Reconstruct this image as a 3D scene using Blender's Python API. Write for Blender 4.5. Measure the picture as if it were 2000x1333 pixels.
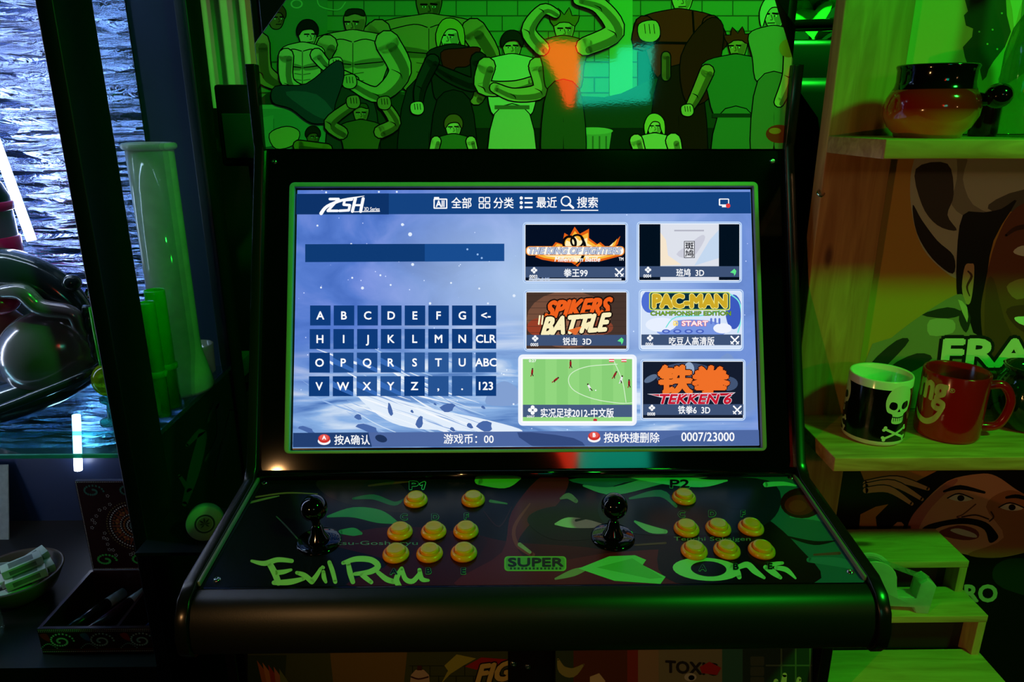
import bpy, bmesh, math, random
from mathutils import Vector as V3, Matrix
from mathutils.geometry import tessellate_polygon
random.seed(7)
for o in list(bpy.data.objects): bpy.data.objects.remove(o)
scene = bpy.context.scene
COL = scene.collection

# ------------------------------------------------------------------ camera
FPX, PITCH, YAW = 1400.0, math.radians(17.5), math.radians(0.8)
CAM = V3((0, 0, 1.5))
FW = V3((math.sin(YAW)*math.cos(PITCH), math.cos(YAW)*math.cos(PITCH), -math.sin(PITCH)))
RT = V3((math.cos(YAW), -math.sin(YAW), 0)); UP = RT.cross(FW)
cd = bpy.data.cameras.new('camera'); cam = bpy.data.objects.new('camera', cd); COL.objects.link(cam)
cd.sensor_width = 36; cd.lens = 36*FPX/2000; cd.clip_start = 0.02
cam.location = CAM
cam.matrix_world = Matrix(((RT.x, UP.x, -FW.x, 0), (RT.y, UP.y, -FW.y, 0), (RT.z, UP.z, -FW.z, 1.5), (0, 0, 0, 1)))
scene.camera = cam
scene.view_settings.view_transform = 'Standard'; scene.view_settings.look = 'None'
scene.view_settings.gamma = 1; scene.view_settings.use_curve_mapping = False
scene.view_settings.exposure = 0.0

# ------------------------------------------------------------------ world and lamps
w = bpy.data.worlds.new('world'); scene.world = w; w.use_nodes = True
w.node_tree.nodes['Background'].inputs[0].default_value = (0.004, 0.006, 0.008, 1)
w.node_tree.nodes['Background'].inputs[1].default_value = 1.0

def lamp(name, kind, loc, target, energy, color, size=0.08, spot=80, blend=0.35):
    l = bpy.data.lights.new(name, kind); l.energy = energy; l.color = color
    if kind == 'SPOT':
        l.spot_size = math.radians(spot); l.spot_blend = blend; l.shadow_soft_size = size
    elif kind == 'AREA':
        l.size = size
    else:
        l.shadow_soft_size = size
    o = bpy.data.objects.new(name, l); COL.objects.link(o); o.location = loc
    d = V3(target) - V3(loc); o.rotation_euler = d.to_track_quat('-Z', 'Y').to_euler()
    return o
GREEN = (0.012, 1.0, 0.03)
lamp('green_stage_lamp', 'SPOT', (1.35, -0.10, 2.6), (0.62, 1.1, 1.1), 95, GREEN, 0.10, 56, 0.45)
lamp('green_front_lamp', 'SPOT', (0.50, 0.05, 2.70), (-0.02, 1.15, 1.72), 68, GREEN, 0.05, 43, 0.4)
lamp('warm_side_lamp', 'SPOT', (-0.69, -0.14, 1.32), (0.42, 0.95, 0.92), 10, (1.0, 0.50, 0.18), 0.009, 70, 0.9)
lamp('green_corner_lamp', 'SPOT', (0.2, 1.75, 2.6), (-0.95, 2.25, 1.8), 20, GREEN, 0.05, 80, 0.5)
lamp('green_plant_lamp', 'SPOT', (0.75, 1.35, 2.6), (0.83, 1.95, 1.78), 260, GREEN, 0.05, 75, 0.5)
lamp('warm_right_fill', 'SPOT', (1.65, -0.9, 1.75), (0.95, 1.1, 0.92), 9, (1.0, 0.52, 0.22), 0.03, 44, 1.0)  # added fill to brighten the lower poster; no such source is known
lamp('pink_corner_fill', 'SPOT', (-0.3, 1.7, 2.4), (-0.78, 2.26, 1.78), 3.0, (1.0, 0.55, 0.5), 0.03, 30, 0.5)  # added fill so the notice shows pink despite the green light

# ------------------------------------------------------------------ pixel helpers (2000 x 1333 frame)
def ray(x, y): return FW + RT*((x-1000)/FPX) + UP*((666.5-y)/FPX)
def atX(x, y, X): d = ray(x, y); return CAM + d*(X/d.x)
def atY(x, y, Y): d = ray(x, y); return CAM + d*(Y/d.y)
def atZ(x, y, Z): d = ray(x, y); return CAM + d*((Z-1.5)/d.z)
def atP(x, y, p0, n): d = ray(x, y); return CAM + d*((p0-CAM).dot(n)/d.dot(n))

# ------------------------------------------------------------------ object helpers
ORG = {}
def tag(o, label=None, cat=None, group=None, kind=None):
    if label: o['label'] = label
    if cat: o['category'] = cat
    if group: o['group'] = group
    if kind: o['kind'] = kind
    return o
def thing(name, loc, label, cat, group=None):
    o = bpy.data.objects.new(name, None); COL.objects.link(o); o.location = loc
    o.empty_display_size = 0.05
    ORG[o.name] = V3(loc)
    return tag(o, label, cat, group)
def link_mesh(name, me, parent=None, loc=None):
    o = bpy.data.objects.new(name, me); COL.objects.link(o)
    if parent: o.parent = parent
    if loc is not None: o.location = V3(loc) - (ORG[parent.name] if parent else V3())
    ORG[o.name] = V3(loc) if loc is not None else (ORG[parent.name] if parent else V3())
    return o
def mesh(name, verts, faces, mat, parent=None, smooth=False, origin=None, bevel=0, seg=2, mats=None, fmi=None):
    verts = [V3(v) for v in verts]
    if parent is not None and origin is None: og = ORG[parent.name]
    elif origin is not None: og = V3(origin)
    else:
        xs = [v.x for v in verts]; ys = [v.y for v in verts]; zs = [v.z for v in verts]
        og = V3(((min(xs)+max(xs))/2, (min(ys)+max(ys))/2, min(zs)))
    me = bpy.data.meshes.new(name)
    me.from_pydata([v-og for v in verts], [], faces); me.update()
    for m in (mats or [mat]): me.materials.append(m)
    if fmi:
        for p, i in zip(me.polygons, fmi): p.material_index = i
    bm = bmesh.new(); bm.from_mesh(me); bmesh.ops.recalc_face_normals(bm, faces=bm.faces); bm.to_mesh(me); bm.free()
    if smooth:
        for p in me.polygons: p.use_smooth = True
    o = bpy.data.objects.new(name, me); COL.objects.link(o)
    if parent is not None:
        o.parent = parent; o.location = og - ORG[parent.name]
    else: o.location = og
    ORG[o.name] = og
    if bevel:
        b = o.modifiers.new('bevel', 'BEVEL'); b.width = bevel; b.segments = seg; b.limit_method = 'ANGLE'; b.angle_limit = math.radians(40)
        for p in me.polygons: p.use_smooth = True
    return o
def box(name, x0, x1, y0, y1, z0, z1, mat, parent=None, bevel=0.0, **k):
    v = [(x, y, z) for x in (x0, x1) for y in (y0, y1) for z in (z0, z1)]
    f = [(0, 1, 3, 2), (4, 6, 7, 5), (0, 4, 5, 1), (2, 3, 7, 6), (0, 2, 6, 4), (1, 5, 7, 3)]
    return mesh(name, v, f, mat, parent, bevel=bevel, **k)
def obox(name, c, ax, ay, az, sx, sy, sz, mat, parent=None, bevel=0, **k):
    """box centred at c along the axes ax, ay, az with full sizes"""
    c = V3(c); v = [c + V3(ax)*sx*i/2 + V3(ay)*sy*j/2 + V3(az)*sz*l/2 for i in (-1, 1) for j in (-1, 1) for l in (-1, 1)]
    f = [(0, 1, 3, 2), (4, 6, 7, 5), (0, 4, 5, 1), (2, 3, 7, 6), (0, 2, 6, 4), (1, 5, 7, 3)]
    return mesh(name, v, f, mat, parent, bevel=bevel, **k)
def prism(name, pts, d, mat, parent=None, bevel=0, **k):
    """polygon pts (3D) extruded by the vector d"""
    n = len(pts); pts = [V3(p) for p in pts]; d = V3(d)
    v = pts + [p+d for p in pts]
    f = [tuple(range(n)), tuple(range(2*n-1, n-1, -1))] + [(i, (i+1) % n, n+(i+1) % n, n+i) for i in range(n)]
    return mesh(name, v, f, mat, parent, bevel=bevel, **k)
def lathe_data(prof, seg=32, close=False):
    v = []; f = []
    for r, z in prof:
        for i in range(seg):
            a = 2*math.pi*i/seg; v.append((r*math.cos(a), r*math.sin(a), z))
    n = len(prof)
    for j in range(n-1 + (1 if close else 0)):
        for i in range(seg):
            a = j*seg+i; b = j*seg+(i+1) % seg; c = ((j+1) % n)*seg
            f.append((a, b, c+(i+1) % seg, c+i))
    return v, f
def lathe(name, prof, loc, mat, parent=None, seg=32, rot=None, close=False, **k):
    v, f = lathe_data(prof, seg, close)
    R = rot or Matrix.Identity(3); loc = V3(loc)
    k.setdefault('origin', loc if parent is None else None)
    return mesh(name, [R @ V3(q) + loc for q in v], f, mat, parent, smooth=True, **k)
def spline(pts, n=6, closed=False):
    P = [V3(p) for p in pts]; out = []; m = len(P)
    for i in range(m if closed else m-1):
        p0 = P[(i-1) % m] if closed or i > 0 else P[0]; p1 = P[i]; p2 = P[(i+1) % m]
        p3 = P[(i+2) % m] if closed or i+2 < m else P[-1]
        for j in range(n):
            t = j/n
            out.append(0.5*((2*p1)+(p2-p0)*t+(2*p0-5*p1+4*p2-p3)*t*t+(3*p1-p0-3*p2+p3)*t**3))
    if not closed: out.append(P[-1])
    return out
def tube(name, pts, rad, mat, parent=None, seg=12, n=6, smooth_path=True, closed=False, **k):
    m = len(pts); rads = rad if isinstance(rad, (list, tuple)) else [rad]*m
    if smooth_path:
        q = spline([(p[0], p[1], p[2]) for p in pts], n, closed)
        rr = spline([(r, 0, 0) for r in rads], n, closed); rr = [x.x for x in rr]
    else: q = [V3(p) for p in pts]; rr = list(rads)
    v = []; f = []; N = len(q)
    t0 = (q[1]-q[0]).normalized(); a = t0.orthogonal().normalized()
    for i in range(N):
        if closed: t = (q[(i+1) % N]-q[i-1]).normalized()
        else: t = (q[min(i+1, N-1)]-q[max(i-1, 0)]).normalized()
        a = (a - t*a.dot(t)).normalized(); b = t.cross(a)
        for s in range(seg):
            an = 2*math.pi*s/seg; v.append(q[i] + (a*math.cos(an)+b*math.sin(an))*rr[i])
    for i in range(N if closed else N-1):
        for s in range(seg):
            i2 = (i+1) % N
            f.append((i*seg+s, i*seg+(s+1) % seg, i2*seg+(s+1) % seg, i2*seg+s))
    if not closed:
        f.append(tuple(range(seg))); f.append(tuple(range((N-1)*seg, N*seg)))
    return mesh(name, v, f, mat, parent, smooth=True, **k)
def ellipsoid(name, c, rx, ry, rz, mat, parent=None, rot=None, seg=24, rings=14, cut=None, **k):
    v = []; f = []; R = rot or Matrix.Identity(3); c = V3(c)
    for j in range(rings+1):
        th = math.pi*j/rings
        for i in range(seg):
            a = 2*math.pi*i/seg
            v.append(c + R @ V3((rx*math.sin(th)*math.cos(a), ry*math.sin(th)*math.sin(a), rz*math.cos(th))))
    for j in range(rings):
        for i in range(seg):
            f.append((j*seg+i, j*seg+(i+1) % seg, (j+1)*seg+(i+1) % seg, (j+1)*seg+i))
    return mesh(name, v, f, mat, parent, smooth=True, **k)

# ------------------------------------------------------------------ materials
def lin(c):
    return tuple((x/255/12.92) if x/255 <= 0.04045 else ((x/255+0.055)/1.055)**2.4 for x in c[:3])
def nt(name):
    m = bpy.data.materials.new(name); m.use_nodes = True
    return m, m.node_tree.nodes, m.node_tree.links, m.node_tree.nodes['Principled BSDF']
def pm(name, color, rough=0.5, metal=0.0, spec=0.5, coat=0.0, var=0.12, bump=0.0, scale=30.0, trans=0.0, ior=1.45, emit=None, estr=0.0, stretch=(1, 1, 1), alpha=1.0):
    m, N, L, B = nt(name)
    c = lin(color)
    tc = N.new('ShaderNodeTexCoord'); mp = N.new('ShaderNodeMapping'); mp.inputs['Scale'].default_value = stretch
    L.new(tc.outputs['Object'], mp.inputs[0])
    nz = N.new('ShaderNodeTexNoise'); nz.inputs['Scale'].default_value = scale; nz.inputs['Detail'].default_value = 4
    L.new(mp.outputs[0], nz.inputs['Vector'])
    mx = N.new('ShaderNodeMix'); mx.data_type = 'RGBA'
    mx.inputs[6].default_value = (c[0]*(1-var), c[1]*(1-var), c[2]*(1-var), 1)
    mx.inputs[7].default_value = (min(1, c[0]*(1+var)), min(1, c[1]*(1+var)), min(1, c[2]*(1+var)), 1)
    L.new(nz.outputs['Fac'], mx.inputs[0]); L.new(mx.outputs[2], B.inputs['Base Color'])
    B.inputs['Roughness'].default_value = rough; B.inputs['Metallic'].default_value = metal
    B.inputs['Specular IOR Level'].default_value = spec; B.inputs['Coat Weight'].default_value = coat
    B.inputs['Coat Roughness'].default_value = 0.08
    B.inputs['Transmission Weight'].default_value = trans; B.inputs['IOR'].default_value = ior
    B.inputs['Alpha'].default_value = alpha
    if emit: B.inputs['Emission Color'].default_value = (*lin(emit), 1); B.inputs['Emission Strength'].default_value = estr
    if bump:
        bp = N.new('ShaderNodeBump'); bp.inputs['Strength'].default_value = bump; bp.inputs['Distance'].default_value = 0.004
        L.new(nz.outputs['Fac'], bp.inputs['Height']); L.new(bp.outputs[0], B.inputs['Normal'])
    return m
def film_fresnel(N, L, ior):
    """Fresnel that is the same on both faces of a thin wall"""
    fr = N.new('ShaderNodeFresnel'); ge = N.new('ShaderNodeNewGeometry'); mr = N.new('ShaderNodeMapRange')
    mr.inputs[3].default_value = ior; mr.inputs[4].default_value = 1/ior
    L.new(ge.outputs['Backfacing'], mr.inputs[0]); L.new(mr.outputs[0], fr.inputs['IOR'])
    return fr
def pane_glass(name, tint=(235, 245, 250), rough=0.02, refl=1.0, blend=0.06):
    m, N, L, B = nt(name); N.remove(B)
    out = N['Material Output']; tr = N.new('ShaderNodeBsdfTransparent'); gl = N.new('ShaderNodeBsdfGlossy')
    tr.inputs[0].default_value = (*lin(tint), 1); gl.inputs['Roughness'].default_value = rough
    fr = film_fresnel(N, L, 1.45)
    mt = N.new('ShaderNodeMath'); mt.operation = 'MULTIPLY'; mt.inputs[1].default_value = refl
    mix = N.new('ShaderNodeMixShader'); L.new(fr.outputs[0], mt.inputs[0]); L.new(mt.outputs[0], mix.inputs[0])
    L.new(tr.outputs[0], mix.inputs[1]); L.new(gl.outputs[0], mix.inputs[2]); L.new(mix.outputs[0], out.inputs[0])
    return m
def milky_glass(name, tint, milk, fac, rough=0.05, gloss=1.0):
    """thin-walled glass: clear and cloudy diffuse film with a Fresnel shine"""
    m, N, L, B = nt(name); N.remove(B)
    out = N['Material Output']; tr = N.new('ShaderNodeBsdfTransparent'); tr.inputs[0].default_value = (*lin(tint), 1)
    df = N.new('ShaderNodeBsdfDiffuse'); df.inputs[0].default_value = (*lin(milk), 1)
    tl = N.new('ShaderNodeBsdfTranslucent'); tl.inputs[0].default_value = (*lin(milk), 1)
    ad = N.new('ShaderNodeMixShader'); ad.inputs[0].default_value = 0.45; L.new(df.outputs[0], ad.inputs[1]); L.new(tl.outputs[0], ad.inputs[2])
    nz = N.new('ShaderNodeTexNoise'); nz.inputs['Scale'].default_value = 40; tc = N.new('ShaderNodeTexCoord'); L.new(tc.outputs['Object'], nz.inputs['Vector'])
    mr = N.new('ShaderNodeMapRange'); mr.inputs[3].default_value = fac*0.8; mr.inputs[4].default_value = min(1, fac*1.2); L.new(nz.outputs['Fac'], mr.inputs[0])
    m1 = N.new('ShaderNodeMixShader'); L.new(mr.outputs[0], m1.inputs[0]); L.new(tr.outputs[0], m1.inputs[1]); L.new(ad.outputs[0], m1.inputs[2])
    gl = N.new('ShaderNodeBsdfGlossy'); gl.inputs['Roughness'].default_value = rough
    fr = film_fresnel(N, L, 1.5)
    mt = N.new('ShaderNodeMath'); mt.operation = 'MULTIPLY'; mt.inputs[1].default_value = gloss; L.new(fr.outputs[0], mt.inputs[0])
    m2 = N.new('ShaderNodeMixShader'); L.new(mt.outputs[0], m2.inputs[0]); L.new(m1.outputs[0], m2.inputs[1]); L.new(gl.outputs[0], m2.inputs[2])
    L.new(m2.outputs[0], out.inputs[0])
    return m
def print_mat(name, rough=0.35, spec=0.5, emit=False, bump=0.0, coat=0.0, bscale=300):
    m, N, L, B = nt(name)
    at = N.new('ShaderNodeAttribute'); at.attribute_name = 'Col'
    B.inputs['Roughness'].default_value = rough; B.inputs['Specular IOR Level'].default_value = spec
    B.inputs['Coat Weight'].default_value = coat; B.inputs['Coat Roughness'].default_value = 0.06
    if emit:
        B.inputs['Base Color'].default_value = (0, 0, 0, 1); L.new(at.outputs['Color'], B.inputs['Emission Color']); B.inputs['Emission Strength'].default_value = 1.0
    else: L.new(at.outputs['Color'], B.inputs['Base Color'])
    if bump:
        tc = N.new('ShaderNodeTexCoord'); mp = N.new('ShaderNodeMapping'); mp.inputs['Scale'].default_value = (1, 1, 1.8); L.new(tc.outputs['Object'], mp.inputs[0])
        nz = N.new('ShaderNodeTexNoise'); nz.inputs['Scale'].default_value = bscale; nz.inputs['Detail'].default_value = 2; L.new(mp.outputs[0], nz.inputs['Vector'])
        bp = N.new('ShaderNodeBump'); bp.inputs['Strength'].default_value = 1.0; bp.inputs['Distance'].default_value = bump
        L.new(nz.outputs['Fac'], bp.inputs['Height']); L.new(bp.outputs[0], B.inputs['Normal'])
        L.new(bp.outputs[0], B.inputs['Coat Normal'])
    return m
def wood(name, c1, c2, axis='X', scale=9.0, rough=0.55):
    m, N, L, B = nt(name)
    tc = N.new('ShaderNodeTexCoord'); mp = N.new('ShaderNodeMapping')
    s = {'X': (1, 9, 9), 'Y': (9, 1, 9), 'Z': (9, 9, 1)}[axis]
    mp.inputs['Scale'].default_value = s; L.new(tc.outputs['Object'], mp.inputs[0])
    nz = N.new('ShaderNodeTexNoise'); nz.inputs['Scale'].default_value = scale; nz.inputs['Detail'].default_value = 6; nz.inputs['Distortion'].default_value = 1.2
    L.new(mp.outputs[0], nz.inputs['Vector'])
    cr = N.new('ShaderNodeValToRGB'); cr.color_ramp.elements[0].position = 0.32; cr.color_ramp.elements[1].position = 0.68
    cr.color_ramp.elements[0].color = (*lin(c2), 1); cr.color_ramp.elements[1].color = (*lin(c1), 1)
    L.new(nz.outputs['Fac'], cr.inputs[0])
    vo = N.new('ShaderNodeTexVoronoi'); vo.inputs['Scale'].default_value = 7.0
    mp2 = N.new('ShaderNodeMapping'); mp2.inputs['Scale'].default_value = {'X': (.6, 1.6, 1.6), 'Y': (1.6, .6, 1.6), 'Z': (1.6, 1.6, .6)}[axis]
    L.new(tc.outputs['Object'], mp2.inputs[0]); L.new(mp2.outputs[0], vo.inputs['Vector'])
    kr = N.new('ShaderNodeValToRGB'); kr.color_ramp.elements[0].position = 0.04; kr.color_ramp.elements[0].color = (0.25, 0.15, 0.08, 1)
    kr.color_ramp.elements[1].position = 0.10; kr.color_ramp.elements[1].color = (1, 1, 1, 1); L.new(vo.outputs['Distance'], kr.inputs[0])
    mx = N.new('ShaderNodeMix'); mx.data_type = 'RGBA'; mx.blend_type = 'MULTIPLY'; mx.inputs[0].default_value = 0.9
    L.new(cr.outputs[0], mx.inputs[6]); L.new(kr.outputs[0], mx.inputs[7]); L.new(mx.outputs[2], B.inputs['Base Color'])
    B.inputs['Roughness'].default_value = rough
    bp = N.new('ShaderNodeBump'); bp.inputs['Strength'].default_value = 0.15; bp.inputs['Distance'].default_value = 0.002
    L.new(nz.outputs['Fac'], bp.inputs['Height']); L.new(bp.outputs[0], B.inputs['Normal'])
    return m

M_BLACK = pm('black_laminate', (17, 17, 18), 0.22, spec=0.5)
M_BLACKV = pm('black_vinyl', (16, 16, 16), 0.42, bump=0.03, scale=600)
M_BLACKG = pm('black_acrylic', (5, 5, 6), 0.06, spec=0.6)
M_GASKET = pm('pale_gasket_rubber', (140, 140, 134), 0.5)
M_CHROME = pm('chrome_screw', (200, 200, 200), 0.12, metal=1.0)
M_YELLOW = pm('yellow_button_plastic', (255, 150, 4), 0.25, var=0.03)
M_BALL = pm('black_gloss_ball', (4, 4, 4), 0.05, spec=0.6)
M_PRINT = print_mat('poster_print', 0.45, 0.35)
M_VINYLP = print_mat('laminated_print', 0.22, 0.16)
M_MARQ = print_mat('marquee_print', 0.04, 0.9, bump=0.000011, bscale=210)
M_SCREENP = print_mat('screen_print', 0.7, 0.0, emit=True)
M_CERAM = print_mat('mug_print', 0.15, 0.5, coat=0.3)

# ------------------------------------------------------------------ printed pictures: flat shapes drawn in pixel frame and laid on a real surface
TXT = {}
def text_tris(body, off=0.0):
    key = (body, off)
    if key in TXT: return TXT[key]
    cu = bpy.data.curves.new('lettering', 'FONT'); cu.body = body; cu.size = 1.0; cu.offset = off; cu.resolution_u = 3
    ob = bpy.data.objects.new('lettering', cu)
    me = bpy.data.meshes.new_from_object(ob)
    me.calc_loop_triangles()
    vs = [(v.co.x, v.co.y) for v in me.vertices]; ts = [tuple(t.vertices) for t in me.loop_triangles]
    bpy.data.objects.remove(ob); bpy.data.curves.remove(cu); bpy.data.meshes.remove(me)
    TXT[key] = (vs, ts)
    return TXT[key]
def clip_half(poly, a, b):
    """keep the part of poly on the left of a->b"""
    out = []; n = len(poly)
    def side(p): return (b[0]-a[0])*(p[1]-a[1])-(b[1]-a[1])*(p[0]-a[0])
    for i in range(n):
        p, q = poly[i], poly[(i+1) % n]; sp, sq = side(p), side(q)
        if sp >= 0: out.append(p)
        if (sp > 0 and sq < 0) or (sp < 0 and sq > 0):
            t = sp/(sp-sq); out.append((p[0]+(q[0]-p[0])*t, p[1]+(q[1]-p[1])*t))
    return out
class Art:
    def __init__(self, mapf, clip=None, strip=None, eps=0.00007):
        self.mapf = mapf; self.items = []; self.strip = strip; self.eps = eps
        if clip:
            ar = sum(clip[i][0]*clip[(i+1) % len(clip)][1]-clip[(i+1) % len(clip)][0]*clip[i][1] for i in range(len(clip)))
            if ar < 0: clip = clip[::-1]
        self.clip = clip
    def tris(self, tl, color, layer=None):
        T = []
        for t in tl:
            p = list(t)
            if self.clip:
                for i in range(len(self.clip)):
                    p = clip_half(p, self.clip[i], self.clip[(i+1) % len(self.clip)])
                    if len(p) < 3: break
            if len(p) >= 3: T.append(p)
        if not T: return
        xs = [q[0] for p in T for q in p]; ys = [q[1] for p in T for q in p]
        bb = (min(xs), min(ys), max(xs), max(ys))
        if layer is None:
            layer = 0
            for it in self.items:
                b = it[2]
                if it[3] >= layer and not (b[2] < bb[0] or b[0] > bb[2] or b[3] < bb[1] or b[1] > bb[3]): layer = it[3]+1
        self.items.append((T, lin(color), bb, layer))
    def poly(self, pts, color, smooth=0, layer=None):
        if smooth: pts = [(p.x, p.y) for p in spline([(p[0], p[1], 0) for p in pts], smooth, True)]
        P = [V3((p[0], p[1], 0)) for p in pts]
        tl = tessellate_polygon([P])
        self.tris([[pts[i] for i in t] for t in tl], color, layer)
    def rect(self, x0, y0, x1, y1, color, r=0, layer=None):
        if r <= 0: pts = [(x0, y0), (x1, y0), (x1, y1), (x0, y1)]
        else:
            pts = []
            for cx, cy, a0 in ((x1-r, y0+r, -90), (x1-r, y1-r, 0), (x0+r, y1-r, 90), (x0+r, y0+r, 180)):
                for k in range(5):
                    a = math.radians(a0+k*22.5); pts.append((cx+r*math.cos(a), cy+r*math.sin(a)))
        self.poly(pts, color, layer=layer)
    def ell(self, cx, cy, rx, ry, color, rot=0, n=20):
        c, s = math.cos(rot), math.sin(rot)
        pts = [(cx+rx*math.cos(a)*c-ry*math.sin(a)*s, cy+rx*math.cos(a)*s+ry*math.sin(a)*c) for a in [2*math.pi*i/n for i in range(n)]]
        self.poly(pts, color)
    def stroke(self, pts, width, color, smooth=4, closed=False, caps=True):
        m = len(pts); ws = width if isinstance(width, (list, tuple)) else [width]*m
        if smooth and m > 2:
            q = spline([(p[0], p[1], w_) for p, w_ in zip(pts, ws)], smooth, closed)
        else: q = [V3((p[0], p[1], w_)) for p, w_ in zip(pts, ws)]
        N = len(q); L = []; R = []
        for i in range(N):
            a = q[(i-1) % N] if closed or i > 0 else q[0]; b = q[(i+1) % N] if closed or i < N-1 else q[-1]
            d = V3((b.x-a.x, b.y-a.y)); d = d.normalized() if d.length > 1e-9 else V3((1, 0))
            nx, ny = -d[1], d[0]; h = max(q[i].z, 0.05)/2
            L.append((q[i].x+nx*h, q[i].y+ny*h)); R.append((q[i].x-nx*h, q[i].y-ny*h))
        tl = []
        for i in range(N if closed else N-1):
            j = (i+1) % N; tl += [[L[i], R[i], R[j]], [L[i], R[j], L[j]]]
        if caps and not closed:
            for e in (0, N-1):
                h = q[e].z/2
                ring = [(q[e].x+h*math.cos(a), q[e].y+h*math.sin(a)) for a in [2*math.pi*k/10 for k in range(10)]]
                tl += [[(q[e].x, q[e].y), ring[k], ring[(k+1) % 10]] for k in range(10)]
        self.tris(tl, color)
    def text(self, body, x0, y0, x1, y1, color, off=0.0, skew=0.0, rise=0.0, outline=None, ow=0.03, arch=None):
        """lettering fitted into the box; skew leans it, rise lifts its right end"""
        vs, ts = text_tris(body)
        if not vs: return
        ax, ay = min(v[0] for v in vs), min(v[1] for v in vs); bx, by = max(v[0] for v in vs), max(v[1] for v in vs)
        sx, sy = (x1-x0)/(bx-ax), (y1-y0)/max(by-ay, 1e-6)
        def mp(v):
            X = x0+(v[0]-ax)*sx; Y = y1-(v[1]-ay)*sy
            return (X+skew*(y1-Y), Y-rise*(X-x0))
        base = [[mp(vs[i]) for i in t] for t in ts]; em = abs(sy)
        def ringed(rad, n_, col):
            for k in range(n_):
                dx, dy = rad*math.cos(2*math.pi*(k+.5)/n_), rad*math.sin(2*math.pi*(k+.5)/n_)
                self.tris([[(p[0]+dx, p[1]+dy) for p in t] for t in base], col)
        if outline: ringed((off+ow)*em, 10, outline)
        if off > 0: ringed(off*em, 6, color)
        self.tris(base, color)
    def textc(self, body, cx, cy, h, color, off=0.0, wide=1.0, base=None, **k):
        vs, ts = text_tris(base or 'H'); hh = max(v[1] for v in vs)-min(v[1] for v in vs)
        v2, _ = text_tris(body); s = h/hh
        wv = (max(v[0] for v in v2)-min(v[0] for v in v2))*s*wide
        y1 = cy+h/2-(min(v[1] for v in v2)-min(v[1] for v in vs))*s; y0 = y1-(max(v[1] for v in v2)-min(v[1] for v in v2))*s
        self.text(body, cx-wv/2, y0, cx+wv/2, y1, color, off, **k)
    def build(self, name, mat, parent, lift=0.0):
        V = []; F = []; C = []
        for T, c, bb, layer in self.items:
            for p in T:
                pcs = [p]
                if self.strip:
                    pcs = []; lo = min(q[0] for q in p); hi = max(q[0] for q in p); s = self.strip
                    k = math.floor(lo/s)
                    while k*s < hi:
                        r = clip_half(clip_half(p, (k*s, 1e4), (k*s, -1e4)), ((k+1)*s, -1e4), ((k+1)*s, 1e4))
                        if len(r) >= 3: pcs.append(r)
                        k += 1
                for r in pcs:
                    b = len(V)
                    for q in r: V.append(self.mapf(q[0], q[1], lift+layer*self.eps))
                    F.append(tuple(range(b, b+len(r)))); C += [c]*len(r)
        og = ORG[parent.name]
        me = bpy.data.meshes.new(name); me.from_pydata([v-og for v in V], [], F)
        at = me.color_attributes.new('Col', 'FLOAT_COLOR', 'CORNER')
        fl = []
        for c in C: fl += [c[0], c[1], c[2], 1.0]
        at.data.foreach_set('color', fl)
        me.materials.append(mat); me.update()
        o = bpy.data.objects.new(name, me); COL.objects.link(o); o.parent = parent
        ORG[o.name] = og
        return o
def plane_map(p0, n):
    n = V3(n).normalized(); p0 = V3(p0)
    return lambda x, y, l: atP(x, y, p0, n) + n*l
DK = (10, 9, 11)

# ================================================================== the room
M_FLOOR = pm('dark_floor_tiles', (38, 34, 32), 0.35, var=0.3, scale=6)
M_WALL = pm('dark_plaster', (46, 40, 42), 0.8, var=0.2, scale=8)
M_CEIL = pm('dark_ceiling_paint', (22, 22, 24), 0.9)
def struct(o): return tag(o, kind='structure')
struct(box('floor', -2.4, 2.6, -2.6, 2.6, -0.05, 0.0, M_FLOOR))
struct(box('ceiling', -2.4, 2.6, -2.6, 2.6, 2.8, 2.85, M_CEIL))
struct(box('wall_back', -2.4, 2.6, 2.4, 2.46, 0, 2.8, M_WALL))
struct(box('wall_left', -2.46, -2.4, -2.6, 2.4, 0, 2.8, M_WALL))
struct(box('wall_right', 2.6, 2.66, -2.6, 2.4, 0, 2.8, M_WALL))
struct(box('wall_front', -2.4, 2.6, -2.66, -2.6, 0, 2.8, M_WALL))

# ================================================================== arcade cabinet
XI0, XI1, TH = -0.362, 0.435, 0.015
LEAN = math.radians(22.17); S0 = V3((0.0356, 1.0517, 1.2075))
SV = V3((0, math.sin(LEAN), math.cos(LEAN))); SN = V3((0, -math.cos(LEAN), math.sin(LEAN))); SX = V3((1, 0, 0))
def SP(u, v, w_=0): return S0 + SX*u + SV*v + SN*w_
cab = thing('arcade_cabinet', (0.0365, 1.1, 0.0), 'black two-player arcade cabinet with lit game-menu screen, joysticks and yellow buttons', 'arcade machine')
def bez(v, w_): p = SP(0, v, w_); return (p.y, p.z)
prof = [(1.132, 1.572), (1.132, 1.462), bez(0.258, 0.016), bez(-0.222, 0.016), (0.935, 0.993), (0.727, 0.9755), (0.704, 0.966), (0.690, 0.949), (0.684, 0.925),
        (0.686, 0.905), (0.696, 0.891), (0.712, 0.885), (0.80, 0.885), (0.80, 0.0), (1.46, 0.0), (1.46, 1.74), (1.185, 1.74), (1.185, 1.572)]
for x0 in (XI0-TH, XI1):
    prism('side_panel', [(x0, y, z) for y, z in prof], (TH, 0, 0), M_BLACK, cab, bevel=0.0015)
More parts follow.
